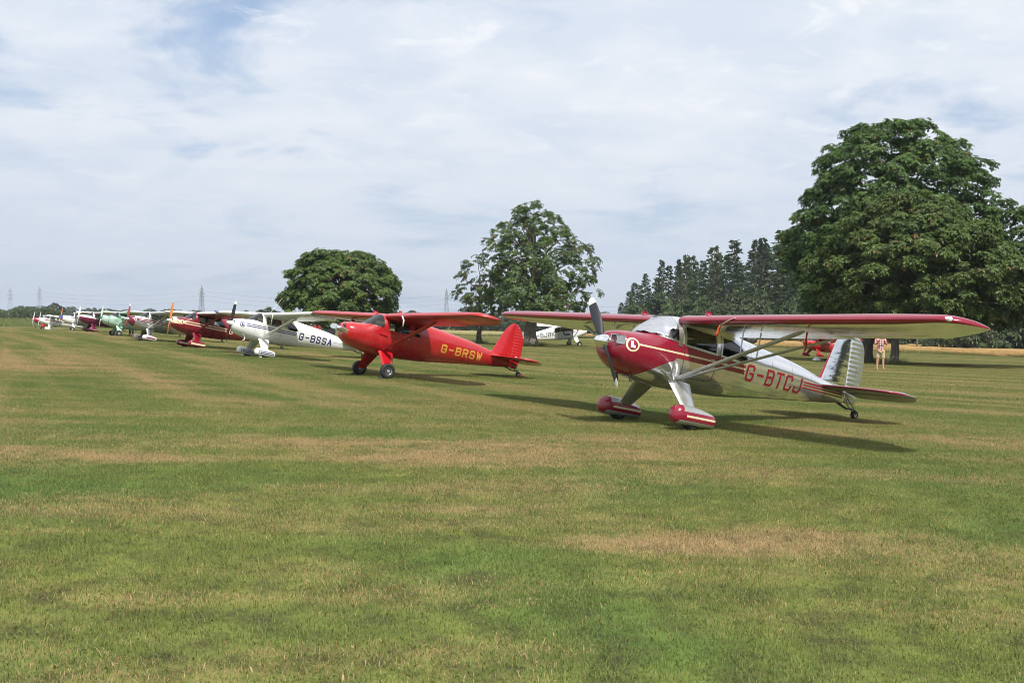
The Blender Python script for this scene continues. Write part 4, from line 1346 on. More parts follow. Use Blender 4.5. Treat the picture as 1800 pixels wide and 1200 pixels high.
chock(P2, 1.22, .90, WCH, 'white chock at the front of the farther spat of the white aircraft', 'white wheel chocks')
p = P1.to_world((6.10, -.12, -.376))
o = mesh_obj('tie_down_peg', *join_geo([tube_geo([(0, 0, 0), (0.02, 0.01, .10)], .014, 8), tube_geo([(.10 * math.cos(t) * .6, .06 * math.sin(t), .05) for t in np.linspace(0, 6.28, 12)], .012, 6)]), ORIB)
o.location = (p.x, p.y, gz(p.x, p.y)); tag(o, 'small orange tie down ring beside the red aircraft tailwheel', 'tie down ring')


# ------------------------------------------------------------------ leaves
def leaf_fans(P, N, S, k=5, droop=.30, width=.60, r=None):
    """k leaflets fanned round each point P with normal N and size S -> vertices, quads"""
    r = r or rng
    n = len(P)
    N = N / np.linalg.norm(N, axis=1, keepdims=True)
    ref = np.where(np.abs(N[:, 2:3]) < .9, np.array([[0, 0, 1.]]), np.array([[1., 0, 0]]))
    A = np.cross(N, ref); A /= np.linalg.norm(A, axis=1, keepdims=True)
    B = np.cross(N, A)
    ph = r.uniform(0, 2 * np.pi, n)
    V = np.empty((n, k, 4, 3))
    for j in range(k):
        a = ph + 2 * np.pi * j / k + r.uniform(-.35, .35, n)
        D = A * np.cos(a)[:, None] + B * np.sin(a)[:, None]
        W = np.cross(N, D)
        L = (S * r.uniform(.75, 1.2, n))[:, None]
        dr = (droop + r.uniform(-.2, .25, n))[:, None]
        tip = P + D * L - N * L * dr - np.array([0, 0, 1.]) * L * .12
        mid = P + D * L * .6 - N * L * dr * .25
        V[:, j, 0] = P; V[:, j, 1] = mid + W * L * width * .5; V[:, j, 2] = tip; V[:, j, 3] = mid - W * L * width * .5
    F = np.arange(n * k * 4).reshape(-1, 4)
    return V.reshape(-1, 3), F


def broad_crown(profile, n_clump, clump_r, per, leaf, seed, center=(0, 0), k=5, inner=.25, gap=.0, lop=.16, squash=.62):
    """clumps of leaves spread through a crown whose half width by height is given"""
    r = np.random.default_rng(seed)
    hs = np.array([p[0] for p in profile]); rs = np.array([p[1] for p in profile])
    cx = np.array([p[2] if len(p) > 2 else 0 for p in profile])
    H = np.linspace(hs[0], hs[-1], 200); Rr = np.interp(H, hs, rs)
    w = Rr + .25; w /= w.sum()
    C = []
    ph1, ph2 = r.uniform(0, 6.28, 2)
    cw = np.cumsum(w)
    for i_ in range(n_clump):
        h = float(np.interp(((i_ * .7548776662) % 1.0) * .999, cw, H)); a = i_ * 2.399963 + r.uniform(-.25, .25)
        rad = np.interp(h, hs, rs) * (1 + lop * math.sin(3 * a + ph1 + h * .7) * .6 + lop * math.sin(5 * a + ph2 - h) * .5)
        f = (r.uniform(.80, 1.0) if r.random() > .16 else r.uniform(1.0, 1.14)) if r.random() > inner else r.uniform(.25, .8)
        C.append((rad * f * math.cos(a) + np.interp(h, hs, cx), rad * f * math.sin(a), h + r.uniform(-.15, .15)))
    C = np.array(C)
    zc = (hs[0] + hs[-1]) * .45
    Ps, Ns, Ss, Ts = [], [], [], []
    for c in C:
        out = np.array([c[0], c[1], (c[2] - zc) * .8]); out = out / (np.linalg.norm(out) + 1e-6)
        rc = clump_r * r.uniform(.5, 1.3)
        m = int(per * r.uniform(.7, 1.3) * (rc / clump_r) ** 1.5)
        d = r.normal(size=(m, 3)); d /= np.linalg.norm(d, axis=1, keepdims=True)
        keep = (d @ (out * .8 + np.array([0, 0, .6]))) > -.25
        d = d[keep]; m = len(d)
        P = c + d * (rc * r.uniform(.62, 1.05, (m, 1))) * np.array([1, 1, squash])
        N = d * .45 + out * .35 + np.array([0, 0, .75]) + r.normal(size=(m, 3)) * .28
        Ps.append(P); Ns.append(N); Ss.append(leaf * r.uniform(.7, 1.25, m))
        Ts.append(np.clip(r.normal(.5, .22, m) + r.normal(0, .12), 0, 1))
    P, N, S, T = np.concatenate(Ps), np.concatenate(Ns), np.concatenate(Ss), np.concatenate(Ts)
    P = P + np.array([center[0], center[1], 0])
    V, F = leaf_fans(P, N, S, k, r=r)
    return V, F, np.repeat(T, k * 4), C + np.array([center[0], center[1], 0])


def tree(name, label, cat, group, x, y, crown, trunk_r, fork_h, C, m_leaf, m_bark, n_limb=26, lean=(0, 0), seed=0, kinds=None, flare=1.5):
    r = random.Random(seed)
    z = gz(x, y)
    root = empty(name, Matrix.Translation((x, y, z)))
    tag(root, label, cat, group)
    top = max(c[2] for c in C)
    cen = np.mean(C, axis=0)
    hub = Vector((lean[0], lean[1], fork_h))
    path, rad = [], []
    for i in range(9):
        f = i / 8
        h = -.15 + (fork_h + .15) * f
        path.append((lean[0] * f + .06 * math.sin(f * 7 + seed), lean[1] * f, h))
        rad.append(trunk_r * (1 + (flare - 1) * math.exp(-max(0, h) * 3.2)) * (1 - .22 * f))
    # leader into the crown
    lead = Vector((cen[0] * .8, cen[1] * .8, fork_h + (top - fork_h) * .72))
    for i in range(1, 6):
        f = i / 5; q = hub.lerp(lead, f)
        path.append((q.x + .12 * math.sin(i * 2.1 + seed), q.y + .1 * math.cos(i * 1.7), q.z)); rad.append(trunk_r * .75 * (1 - .85 * f))
    tr = mesh_obj('trunk', *tube_geo(path, rad, 14), m_bark, root)
    limbs = []
    idx = list(range(len(C))); r.shuffle(idx)
    for i in idx[:n_limb]:
        c = Vector(C[i])
        f = max(0.0, min(.95, (c.z - fork_h) / max(.5, lead.z - fork_h) * .55 - .05))
        b = hub.lerp(lead, f)
        if c.z < fork_h: b = Vector((path[7][0], path[7][1], path[7][2]))
        mid = b.lerp(c, .5) + Vector((0, 0, (c - b).length * r.uniform(.02, .16)))
        rr = trunk_r * r.uniform(.22, .38) * (1 - .5 * f)
        limbs.append(tube_geo([b, b.lerp(mid, .55) + Vector((r.uniform(-.1, .1), r.uniform(-.1, .1), .06)), mid, mid.lerp(c, .6), c], [rr, rr * .8, rr * .6, rr * .35, rr * .12], 6))
    mesh_obj('branches', *join_geo(limbs), m_bark, root)['kind'] = 'stuff'
    V, F, T = crown
    o = link_mesh('crown', quads_mesh('crown', V, F, m_leaf, T), root)
    o['kind'] = 'stuff'
    return root


BARK = bark('grey_bark', (.075, .065, .05), (.24, .21, .165))
CHESTNUT = foliage('chestnut_leaf', (.026, .056, .012), (.095, .165, .034), .30, dead=(.15, .11, .035))
CHESTNUT2 = foliage('chestnut_leaf_fresh', (.034, .072, .014), (.135, .22, .045), .32, dead=(.17, .13, .04))
MAPLE = foliage('maple_leaf', (.030, .062, .015), (.115, .175, .045), .30, dead=(.20, .10, .05))

# the two big horse chestnuts on the right
pr = [(2.9, 4.6, 1.9), (3.5, 5.6, 1.8), (5.3, 6.5, 1.75), (7.2, 6.55, 1.7), (9.06, 6.25, 1.7), (10.9, 5.6, 1.75), (12.8, 4.9, 1.6), (14.2, 3.8, 1.6), (15.1, 2.6, 1.4), (15.6, 1.4, 1.35)]
V, F, T, C = broad_crown(pr, 860, .72, 84, .20, 3, lop=.035)
tree('chestnut_tree', 'huge dome shaped horse chestnut with the wider trunk, tallest tree at the right', 'tree', 'horse chestnuts on the airfield', 23.35, 69.5, (V, F, T), .37, 3.4, C, CHESTNUT, BARK, 40, (.3, 0), 3)
pr = [(2.5, 3.6, 2.6), (3.2, 5.2, 2.4), (4.2, 5.7, 2.0), (5.6, 5.5, 1.6), (7.0, 4.8, 1.2), (8.3, 3.8, .8), (9.3, 2.4, .4), (9.9, 1.0, .2)]
V, F, T, C = broad_crown(pr, 420, .70, 84, .20, 8, lop=.08)
tree('chestnut_tree', 'lower leafy horse chestnut with narrow leaning trunk in front of the huge one', 'tree', 'horse chestnuts on the airfield', 22.5, 62.0, (V, F, T), .24, 2.8, C, CHESTNUT2, BARK, 26, (-.15, 0), 5)
# one more beyond the right edge, only a bough reaches in
pr = [(3, 3.2), (5, 4.3), (8, 4.8), (10.5, 3.6), (12, 1.6)]
V, F, T, C = broad_crown(pr, 130, 1.1, 100, .28, 21)
tree('chestnut_tree', 'dark horse chestnut whose bough reaches in at the right edge', 'tree', 'horse chestnuts on the airfield', 36.6, 66.0, (V, F, T), .34, 3.0, C, CHESTNUT, BARK, 22, (0, 0), 9)
# left round chestnut
pr = [(1.4, 3.4, -.5), (2.2, 4.1, -.5), (3.4, 4.2, -.4), (4.6, 4.05, -.4), (5.6, 3.6, -.4), (6.3, 2.8, -.4), (6.8, 1.7, -.4)]
V, F, T, C = broad_crown(pr, 360, .60, 74, .20, 31, lop=.06)
V2, F2, T2, C2 = broad_crown([(5.6, 1.7), (6.4, 1.3), (7.0, .5)], 26, .55, 70, .2, 33, center=(-1.8, 0)); V3, F3, T3, C3 = broad_crown([(5.6, 1.6), (6.4, 1.2), (7.0, .5)], 26, .55, 70, .2, 34, center=(1.1, 0))
V, F, T, C = np.concatenate([V, V2, V3]), np.concatenate([F, F2 + len(V), F3 + len(V) + len(V2)]), np.concatenate([T, T2, T3]), np.concatenate([C, C2, C3])
tree('chestnut_tree', 'round low horse chestnut standing behind the white and red aircraft', 'tree', 'horse chestnuts on the airfield', -13.2, 83.0, (V, F, T), .32, 2.0, C, CHESTNUT2, BARK, 24, (0, 0), 12)
# centre maple, airy
pr = [(2.6, 3.0, .7), (3.0, 3.9, .6), (3.9, 4.3, .5), (5.4, 4.25, .45), (6.8, 3.95, .35), (8.1, 3.5, .2), (9.2, 2.9, .1), (10.1, 2.0, .0), (10.8, 1.2, -.2), (11.3, .5, -.3)]
V, F, T, C = broad_crown(pr, 500, .44, 31, .18, 45, inner=.36, lop=.22, squash=.9)
tree('maple_tree', 'tall airy broadleaf tree with forked limbs and thick trunk left of the polished aircraft', 'tree', None, 1.48, 84.3, (V, F, T), .54, 2.4, C, MAPLE, BARK, 46, (0, 0), 14)
pr = [(2.3, 1.5), (3.4, 2.2), (4.6, 2.3), (5.8, 1.9), (6.8, 1.2), (7.5, .5)]
V, F, T, C = broad_crown(pr, 58, .5, 26, .20, 43, inner=.3, lop=.35)
tree('young_tree', 'slender young tree with sparse crown left of the tall airy tree', 'tree', None, -2.78, 89.2, (V, F, T), .22, 2.6, C, MAPLE, bark('brown_bark', (.05, .035, .025), (.16, .12, .09)), 22, (.1, 0), 15)


# ------------------------------------------------------------------ conifer wood behind the wheat
def conifer_mesh(seed, H, Rb, bare, dens=1.0, ragged=.3):
    r = np.random.default_rng(seed)
    Ps, Ns, Ss, Ts = [], [], [], []
    quads = []
    tint = []
    nbr = int(H * 9 * dens)
    ph = r.uniform(0, 6.28, 3)
    for b in range(nbr):
        f = (b + r.uniform(0, 1)) / nbr
        f = min(.995, f ** .92)
        h = bare + (H - bare) * f
        a = r.uniform(0, 2 * np.pi)
        rad = Rb * (1 - f) ** .7 * (1 + ragged * math.sin(f * 17 + ph[0] + 1.5 * math.cos(a + ph[1])) * .6) + .18
        L = rad * r.uniform(.45, 1.12)
        d = np.array([math.cos(a), math.sin(a), 0]); wv = np.array([-math.sin(a), math.cos(a), 0])
        up = r.uniform(-.25, .25) + .45 * f - .2
        m = max(3, int(L * 3.0))
        tt = np.clip(r.normal(.45, .2), 0, 1)
        for q in range(m):
            s0 = (q + .4) / m * L
            for sg in (-1, 1):
                base = d * s0 + np.array([0, 0, h + up * s0 - .07 * s0 * s0 / max(L, .5)]) + r.normal(0, .06, 3)
                wl = (.16 + .38 * (1 - s0 / (L + .01))) * r.uniform(.5, 1.2)
                tip = base + d * r.uniform(.2, .5) + wv * sg * wl + np.array([0, 0, r.uniform(-.42, .12)])
                md = (base + tip) / 2
                side = d * r.uniform(.05, .14) + np.array([0, 0, r.uniform(.08, .18)])
                quads.append((base, md + side, tip, md - side)); tint.append(np.clip(tt + r.normal(0, .15) + .25 * (s0 / L - .5), 0, 1))
    V = np.array(quads).reshape(-1, 3); F = np.arange(len(V)).reshape(-1, 4)
    return V, F, np.repeat(np.array(tint), 4)


PINE = foliage('conifer_needles', (.014, .030, .016), (.048, .078, .034), .12)
LARCH = foliage('larch_needles', (.030, .052, .022), (.085, .115, .048), .25)
PBARK = bark('conifer_bark', (.04, .03, .024), (.13, .10, .08))
con_protos = []
for i, (H, Rb, bare, mt, dens) in enumerate([(17, 2.9, 1.5, PINE, 1.0), (19, 2.6, 4.0, PINE, .8), (15, 3.3, 1.0, LARCH, 1.0), (20, 2.4, 6.5, PINE, .65)]):
    V, F, T = conifer_mesh(50 + i, H, Rb, bare, dens)
    cm = quads_mesh('crown', V, F, mt, T)
    tv, tf = tube_geo([(0, 0, -.3), (0.05, 0, H * .3), (-.05, .04, H * .65), (0, 0, H * .98)], [.24, .19, .12, .03], 8)
    tm = bpy.data.meshes.new('trunk'); tm.from_pydata([tuple(v) for v in tv], [], tf); tm.materials.append(PBARK)
    tm.polygons.foreach_set('use_smooth', [True] * len(tm.polygons))
    con_protos.append((H, tm, cm))


def place_conifer(i, x, y, height, label, group):
    H, tm, cm = con_protos[i]
    k = height / H
    root = empty('conifer_tree', Matrix.Translation((x, y, gz(x, y))) @ Matrix.Rotation(random.uniform(0, 6.28), 4, 'Z') @ Matrix.Diagonal((k * random.uniform(1.05, 1.5), k * random.uniform(1.05, 1.5), k, 1)))
    tag(root, label, 'tree', group)
    link_mesh('trunk', tm, root)
    o = link_mesh('crown', cm, root); o['kind'] = 'stuff'


# front edge of the wood, from the left end near the maple to beyond the right edge: x, tree-top height
edge = [(21.0, 6.2), (23.2, 8.6), (25.6, 12.6), (27.4, 12.0), (29.2, 15.6), (31.4, 14.4), (33.2, 16.4), (35.6, 15.2), (38.0, 18.0), (40.2, 16.5), (42.3, 19.4), (44.8, 17.2), (47.0, 19.8), (49.0, 18.6), (51.3, 21.5), (54.0, 20.6), (57, 22), (60, 21), (63.5, 22.5), (67, 21), (70.5, 22), (74, 20.5), (77.5, 21), (81, 19.5), (84.5, 19), (88, 17), (91.5, 16.5), (95, 17), (99, 16), (103, 17), (107, 16.5)]
GRPC = 'conifers of the wood behind the wheat'
CON_LABELS = ['lowest conifer at the left tip of the wood', 'small conifer second from the left tip of the wood', 'conifer third from the left tip, first tall step of the wood',
              'conifer fourth from the left tip of the wood, beside the first tall one', 'conifer fifth from the left tip of the wood, a pointed spire', 'conifer sixth from the left tip of the wood',
              'conifer seventh from the left tip of the wood', 'conifer eighth from the left tip, above the silver sunshade', 'conifer ninth from the left tip of the wood', 'conifer tenth from the left tip, in the dip of the skyline',
              'conifer eleventh from the left tip of the wood', 'conifer twelfth from the left tip of the wood', 'conifer touching the left side of the huge chestnut crown']
k = 0
for (x, h) in edge:
    t_ = (x - 21) / 90
    y = 205 - 28 * t_ + random.uniform(-3, 3)
    place_conifer([0, 2, 1, 0, 3, 1, 2][k % 7], x + random.uniform(-.4, .4), y, h, CON_LABELS[k] if k < len(CON_LABELS) else 'conifer at the front edge of the wood behind or right of the huge chestnut', GRPC); k += 1
for row in range(3):
    for q in range(22):
        x = 24 + q * 4.1 + random.uniform(-1.6, 1.6); y = 214 + row * 8 - 28 * (x - 21) / 90 + random.uniform(-3, 3)
        h = float(np.interp(x, [e[0] for e in edge], [e[1] for e in edge])) * random.uniform(.82, 1.04)
        place_conifer(random.choice([0, 1, 2, 0]), x, y, h, 'conifer standing inside the wood behind its front row', GRPC)

# broadleaf shrubs along the foot of the wood
SHRUB = foliage('shrub_leaf', (.030, .052, .018), (.095, .130, .045), .25)
V, F, T, C = broad_crown([(.2, 1.9), (1.2, 2.4), (2.6, 2.2), (3.8, 1.3), (4.6, .4)], 60, .75, 34, .30, 71, k=4)
shrub_me = quads_mesh('crown', V, F, SHRUB, T)
sv, sf = join_geo([tube_geo([(0, 0, -.2), (.1, .05, 1.2), (.2, .1, 2.6)], [.14, .10, .04], 7), tube_geo([(0, 0, .2), (-.4, .2, 1.4), (-.7, .3, 2.6)], [.09, .06, .03], 6), tube_geo([(0, 0, .3), (.5, -.3, 1.5), (.8, -.5, 2.8)], [.09, .06, .03], 6)])
shrub_tr = bpy.data.meshes.new('trunk'); shrub_tr.from_pydata([tuple(v) for v in sv], [], sf); shrub_tr.materials.append(BARK)


def place_shrub(x, y, k, kz, label, group, name='shrub', cat='bush'):
    root = empty(name, Matrix.Translation((x, y, gz(x, y))) @ Matrix.Rotation(random.uniform(0, 6.28), 4, 'Z') @ Matrix.Diagonal((k, k, kz, 1)))
    tag(root, label, cat, group)
    link_mesh('trunk', shrub_tr, root)
    link_mesh('crown', shrub_me, root)['kind'] = 'stuff'


for q in range(34):
    x = 20 + q * 2.6 + random.uniform(-.8, .8); y = 200 - 28 * (x - 21) / 90 + random.uniform(-2, 2)
    place_shrub(x, y, random.uniform(.8, 1.4), random.uniform(.7, 1.9), 'leafy bush along the foot of the conifer wood', 'bushes along the foot of the wood')
for q in range(26):
    x = 25 + q * 2.9 + random.uniform(-1, 1); y = 203.5 - 28 * (x - 21) / 90 + random.uniform(-2, 2)
    hh = float(np.interp(x, [e[0] for e in edge], [e[1] for e in edge])) * random.uniform(.42, .66)
    place_shrub(x, y, random.uniform(1.1, 1.6), hh / 4.6, 'green broadleaf understorey tree among the front conifers of the wood', 'understorey trees of the wood')
for (x, y, k_, kz_) in ((63, 150, 1.7, 2.0), (69, 152, 2.0, 2.4), (75, 148, 1.8, 1.9), (58, 168, 1.7, 2.2), (52, 174, 1.5, 1.8), (80, 146, 2.0, 2.3)):
    place_shrub(x, y, k_, kz_, 'light green broadleaf tree at the wood edge under the polished wing tip', 'light trees at the wood edge')
# dead grey stem in front of the wood on the far right
DEADB = bark('dead_wood', (.18, .16, .13), (.36, .33, .29))
dx_, dy_ = 57.5, 150.0
root = empty('dead_tree', Matrix.Translation((dx_, dy_, gz(dx_, dy_)))); tag(root, 'bare pale dead tree stem standing under the polished wing tip', 'tree')
mesh_obj('trunk', *tube_geo([(0, 0, -.2), (.1, 0, 2.5), (-.05, 0, 5), (.15, 0, 7.2)], [.16, .13, .10, .03], 8), DEADB, root)
mesh_obj('branches', *join_geo([tube_geo([(0, 0, 2.5 + i * .35), (math.cos(i * 2.4) * .7, math.sin(i * 2.4) * .7, 3.0 + i * .38), (math.cos(i * 2.4) * 1.3, math.sin(i * 2.4) * 1.3, 3.1 + i * .36)], [.05, .03, .01], 5) for i in range(12)]), DEADB, root)


# ------------------------------------------------------------------ wheat, rough fringes, hedges
def mat_field(name, c0, c1, scale=1.2):
    t = NT(name); p = t.pos()
    n = t.noise(t.mapping(p, scale=(1, 1, 2)), scale, 6, .7); n2 = t.noise(p, .08, 3)
    f = t.math('ADD', t.math('MULTIPLY', t.ramp(n, .3, .7), .6), t.math('MULTIPLY', t.ramp(n2, .35, .65), .4))
    b = t.pbsdf(Base_Color=t.mix(f, c0, c1), Roughness=.9)
    b.inputs['Specular IOR Level'].default_value = .1
    t.L.new(t.bump(n, 1.0, .2), b.inputs['Normal'])
    return t.done(b.outputs[0])


def strip_field(name, near, far, h, mat, label, step=1.6):
    """a standing crop between a near edge and a far edge (polylines of equal length), h metres tall"""
    r = np.random.default_rng(5)
    near = np.array(near, float); far = np.array(far, float)
    L = int(np.linalg.norm(near[-1] - near[0]) / step)
    tt = np.linspace(0, 1, L)
    s0 = np.linspace(0, 1, len(near))
    A = np.stack([np.interp(tt, s0, near[:, i]) for i in (0, 1)], 1); B = np.stack([np.interp(tt, s0, far[:, i]) for i in (0, 1)], 1)
    m = 16
    rows = [np.concatenate([A, (ground_z(A[:, 0], A[:, 1]) - .1)[:, None]], 1)]
    for j in range(m):
        q = (j / (m - 1)) ** 1.6
        P = A + (B - A) * q
        P = P + r.normal(0, .12, P.shape)
        rows.append(np.concatenate([P, (ground_z(P[:, 0], P[:, 1]) + h * (1 + r.normal(0, .06, len(P))))[:, None]], 1))
    V = np.concatenate(rows); n = L
    i, j = np.meshgrid(np.arange(len(rows) - 1), np.arange(n - 1), indexing='ij')
    k = (i * n + j).ravel(); F = np.stack([k, k + 1, k + 1 + n, k + n], 1)
    o = link_mesh(name, quads_mesh(name, V, F, mat, smooth=True))
    return tag(o, kind='structure')


WHEAT = mat_field('ripe_wheat', (.30, .185, .075), (.45, .30, .125), 2.2)
MEADOW = mat_field('hay_meadow', (.21, .19, .075), (.33, .28, .13))
strip_field('wheat_field', [(10, 190), (22, 168), (49, 134), (62, 124), (110, 110)], [(14, 204), (24, 202), (52, 192), (66, 188), (116, 176)], .72, WHEAT, 'ripe wheat')
strip_field('hay_field', [(-60, 214), (-30, 180), (-5, 158), (8, 168), (16, 186)], [(-60, 240), (-30, 240), (-5, 244), (8, 236), (16, 206)], .40, MEADOW, 'hay')


def blades(name, pts, hgt, width, mat, lean=.35, seed=0, k=1):
    """upright grass blades as thin triangles"""
    r = np.random.default_rng(seed)
    n = len(pts)
    a = r.uniform(0, 2 * np.pi, n); h = hgt * r.uniform(.55, 1.2, n)
    W = np.stack([np.cos(a), np.sin(a), np.zeros(n)], 1) * (width * r.uniform(.6, 1.3, n))[:, None]
    tip = np.stack([r.normal(0, lean, n) * h, r.normal(0, lean, n) * h, h], 1)
    V = np.empty((n, 3, 3)); V[:, 0] = pts - W; V[:, 1] = pts + W; V[:, 2] = pts + tip
    F = np.arange(n * 3).reshape(-1, 3)
    T = np.repeat(np.clip(r.normal(.5, .25, n), 0, 1), 3)
    return quads_mesh(name, V.reshape(-1, 3), F, mat, T)


ROUGH = foliage('rough_grass', (.085, .105, .028), (.20, .185, .065), .3)
TALLG = foliage('tall_green_grass', (.075, .105, .030), (.20, .22, .075), .3)


def fringe(name, line, depth, n, hgt, mat, seed):
    r = np.random.default_rng(seed)
    line = np.array(line, float); s0 = np.linspace(0, 1, len(line)); t = r.uniform(0, 1, n)
    P = np.stack([np.interp(t, s0, line[:, 0]) , np.interp(t, s0, line[:, 1])], 1)
    d = line[-1] - line[0]; nrm = np.array([-d[1], d[0]]) / np.linalg.norm(d)
    P += nrm * r.uniform(0, depth, n)[:, None] + r.normal(0, .25, (n, 2))
    pts = np.concatenate([P, ground_z(P[:, 0], P[:, 1])[:, None] - .02], 1)
    o = link_mesh(name, blades(name, pts, hgt, .035, mat, seed=seed))
    return tag(o, kind='stuff')


fringe('rough_grass', [(9, 190), (21, 167), (48, 132), (61, 122), (110, 107)], 5.5, 26000, .62, ROUGH, 81)
fringe('rough_grass', [(-60, 212), (-30, 178), (-5, 156), (8, 166), (16, 184)], 3.5, 12000, .45, ROUGH, 82)
fringe('tall_grass', [(-150, 146), (-92, 152), (-62, 165), (-44, 186)], 15, 30000, 1.35, TALLG, 83)
# grass left long round the trunks
for (tx, ty, rr, nn) in ((22.3, 62, .9, 700), (23.6, 69.5, 1.0, 500), (1.48, 84.3, 1.3, 1100), (-2.78, 89.2, .8, 400)):
    r = np.random.default_rng(int(tx * 10) % 97 + 3)
    aa = r.uniform(0, 6.28, nn); q = rr * np.sqrt(r.uniform(.05, 1, nn))
    px, py = tx + q * np.cos(aa), ty + q * np.sin(aa)
    tag(link_mesh('long_grass', blades('long_grass', np.stack([px, py, ground_z(px, py) - .02], 1), .42, .012, TALLG, seed=7)), kind='stuff')


def hedge(line, depth, h, n, mat, label, seed, leaf=.32, name='hedge'):
    r = np.random.default_rng(seed)
    line = np.array(line, float); s0 = np.linspace(0, 1, len(line)); t = r.uniform(0, 1, n)
    P = np.stack([np.interp(t, s0, line[:, 0]), np.interp(t, s0, line[:, 1])], 1)
    d = line[-1] - line[0]; nrm = np.array([-d[1], d[0]]) / np.linalg.norm(d)
    P += nrm * (depth * (r.uniform(0, 1, n) ** 1.6))[:, None]
    top = h * (1 + .18 * np.sin(t * 60 + seed) * np.sin(t * 23) + .10 * np.sin(t * 190))
    z = ground_z(P[:, 0], P[:, 1]) + top * np.sqrt(r.uniform(0, 1, n))
    N = np.stack([-nrm[0] * .6 + r.normal(0, .5, n), -nrm[1] * .6 + r.normal(0, .5, n), .6 + r.normal(0, .3, n)], 1)
    V, F = leaf_fans(np.stack([P[:, 0], P[:, 1], z], 1), N, leaf * r.uniform(.7, 1.4, n), 3, r=r)
    o = link_mesh(name, quads_mesh(name, V, F, mat, np.repeat(np.clip(r.normal(.45, .22, n), 0, 1), 12)))
    return tag(o, label, 'hedge')


HEDGE = foliage('hedge_leaf', (.024, .042, .016), (.070, .100, .034), .2)
hedge([(-220, 205), (-120, 214), (-62, 226), (-40, 236)], 5, 3.2, 16000, HEDGE, 'long dark hedge behind the tall grass at the left end of the row', 91)
hedge([(-40, 248), (-12, 250), (10, 238), (20, 212)], 5, 2.7, 12000, HEDGE, 'dark hedge beyond the hay field behind the tall airy tree', 92)

# trees of the far hedgerows and woods
FARL = foliage('far_leaf', (.020, .036, .016), (.060, .085, .034), .15)
far_protos = []
for i in range(3):
    V, F, T, C = broad_crown([(1.2, 2.6), (3, 4.2), (5.5, 4.4 - .4 * i), (8, 3.2), (9.6, 1.2)], 70, 1.3, 26, .75, 101 + i, k=4, lop=.3)
    fv, ff = tube_geo([(0, 0, -.5), (0, 0, 2), (.2, 0, 5)], [.4, .3, .12], 6)
    fm = bpy.data.meshes.new('trunk'); fm.from_pydata([tuple(v) for v in fv], [], ff); fm.materials.append(BARK)
    far_protos.append((quads_mesh('crown', V, F, FARL, T), fm))


def place_far(x, y, h, label, group, w=1.0, i=None):
    i = random.randrange(3) if i is None else i
    k = h / 10.0
    root = empty('broadleaf_tree', Matrix.Translation((x, y, gz(x, y))) @ Matrix.Rotation(random.uniform(0, 6.28), 4, 'Z') @ Matrix.Diagonal((k * w, k * w, k, 1)))
    tag(root, label, 'tree', group)
    link_mesh('trunk', far_protos[i][1], root)
    link_mesh('crown', far_protos[i][0], root)['kind'] = 'stuff'


GB = 'trees of the far tree line'
for q in range(74):
    x = -450 + q * 6.9 + random.uniform(-2.5, 2.5); y = 800 + random.uniform(-25, 60)
    zt = float(np.interp(x, [-390, -371, -352, -332, -318, -302, -280, -259, -230, -207, -190], [4.0, 5.6, 5.0, 4.6, 4.8, 3.6, 5.9, 4.4, 4.2, 4.4, 5.2])) if x < -180 else 5.0 + 1.2 * math.sin(x * .11)
    place_far(x, y, zt - gz(x, y) + random.uniform(-.9, .9), 'hazy tree of the far line ' + ('left of the second pylon' if x < -356 else 'between the second pylon and the close pair of pylons' if x < -233 else 'between the close pair of pylons and the middle pylon' if x < -52 else 'right of the middle pylon'), GB, 1.45)
for q in range(40):
    x = -330 + q * 7.2 + random.uniform(-2, 2); y = 560 + random.uniform(-20, 30)
    place_far(x, y, random.uniform(3.0, 4.6), 'low bushy tree in front of the far tree line', 'low trees in front of the far tree line', 1.6)
place_far(-158, 365, 6.4, 'dark lone tree with flat spreading top above the end of the row', None, 1.05, 1)
place_far(-146, 372, 4.6, 'small round tree beside the lone dark tree at the end of the row', None, 1.2, 0)
for (x, y, h) in ((-59, 255, 5.4), (-54, 258, 4.4), (-64, 252, 4.2)):
    place_far(x, y, h, 'brownish round tree behind the white aircraft whip antenna', 'small trees behind the white aircraft', 1.2)
for q in range(16):
    x = -34 + q * 4.1 + random.uniform(-1.2, 1.2); y = 262 + random.uniform(0, 10)
    place_far(x, y, random.uniform(3.8, 5.6), 'bluish green tree of the hedgerow behind the tall airy tree', 'hedgerow trees beyond the hay field', 1.2)
for (x, y, h) in ((42, 500, 9.3), (36, 505, 7.2), (49, 498, 7.4)):
    place_far(x, y, h, 'rounded far tree left of the conifer wood', 'far trees left of the conifer wood', 1.5)


# the tree belt along the right hand side of the field, outside the frame: mirrored in the polished metal
for q in range(18):
    y = -48 + q * 7.2 + random.uniform(-2, 2); x = 88 + q * .8 + random.uniform(-4, 4)
    place_far(x, y, random.uniform(9, 13), 'broadleaf tree of the belt beyond the right hand side of the field', 'tree belt on the right hand side', 1.0)


# ------------------------------------------------------------------ pylons and lines
PYL = paint('galvanised_lattice', (.16, .17, .19), .6, .3)
PYH = 40.0


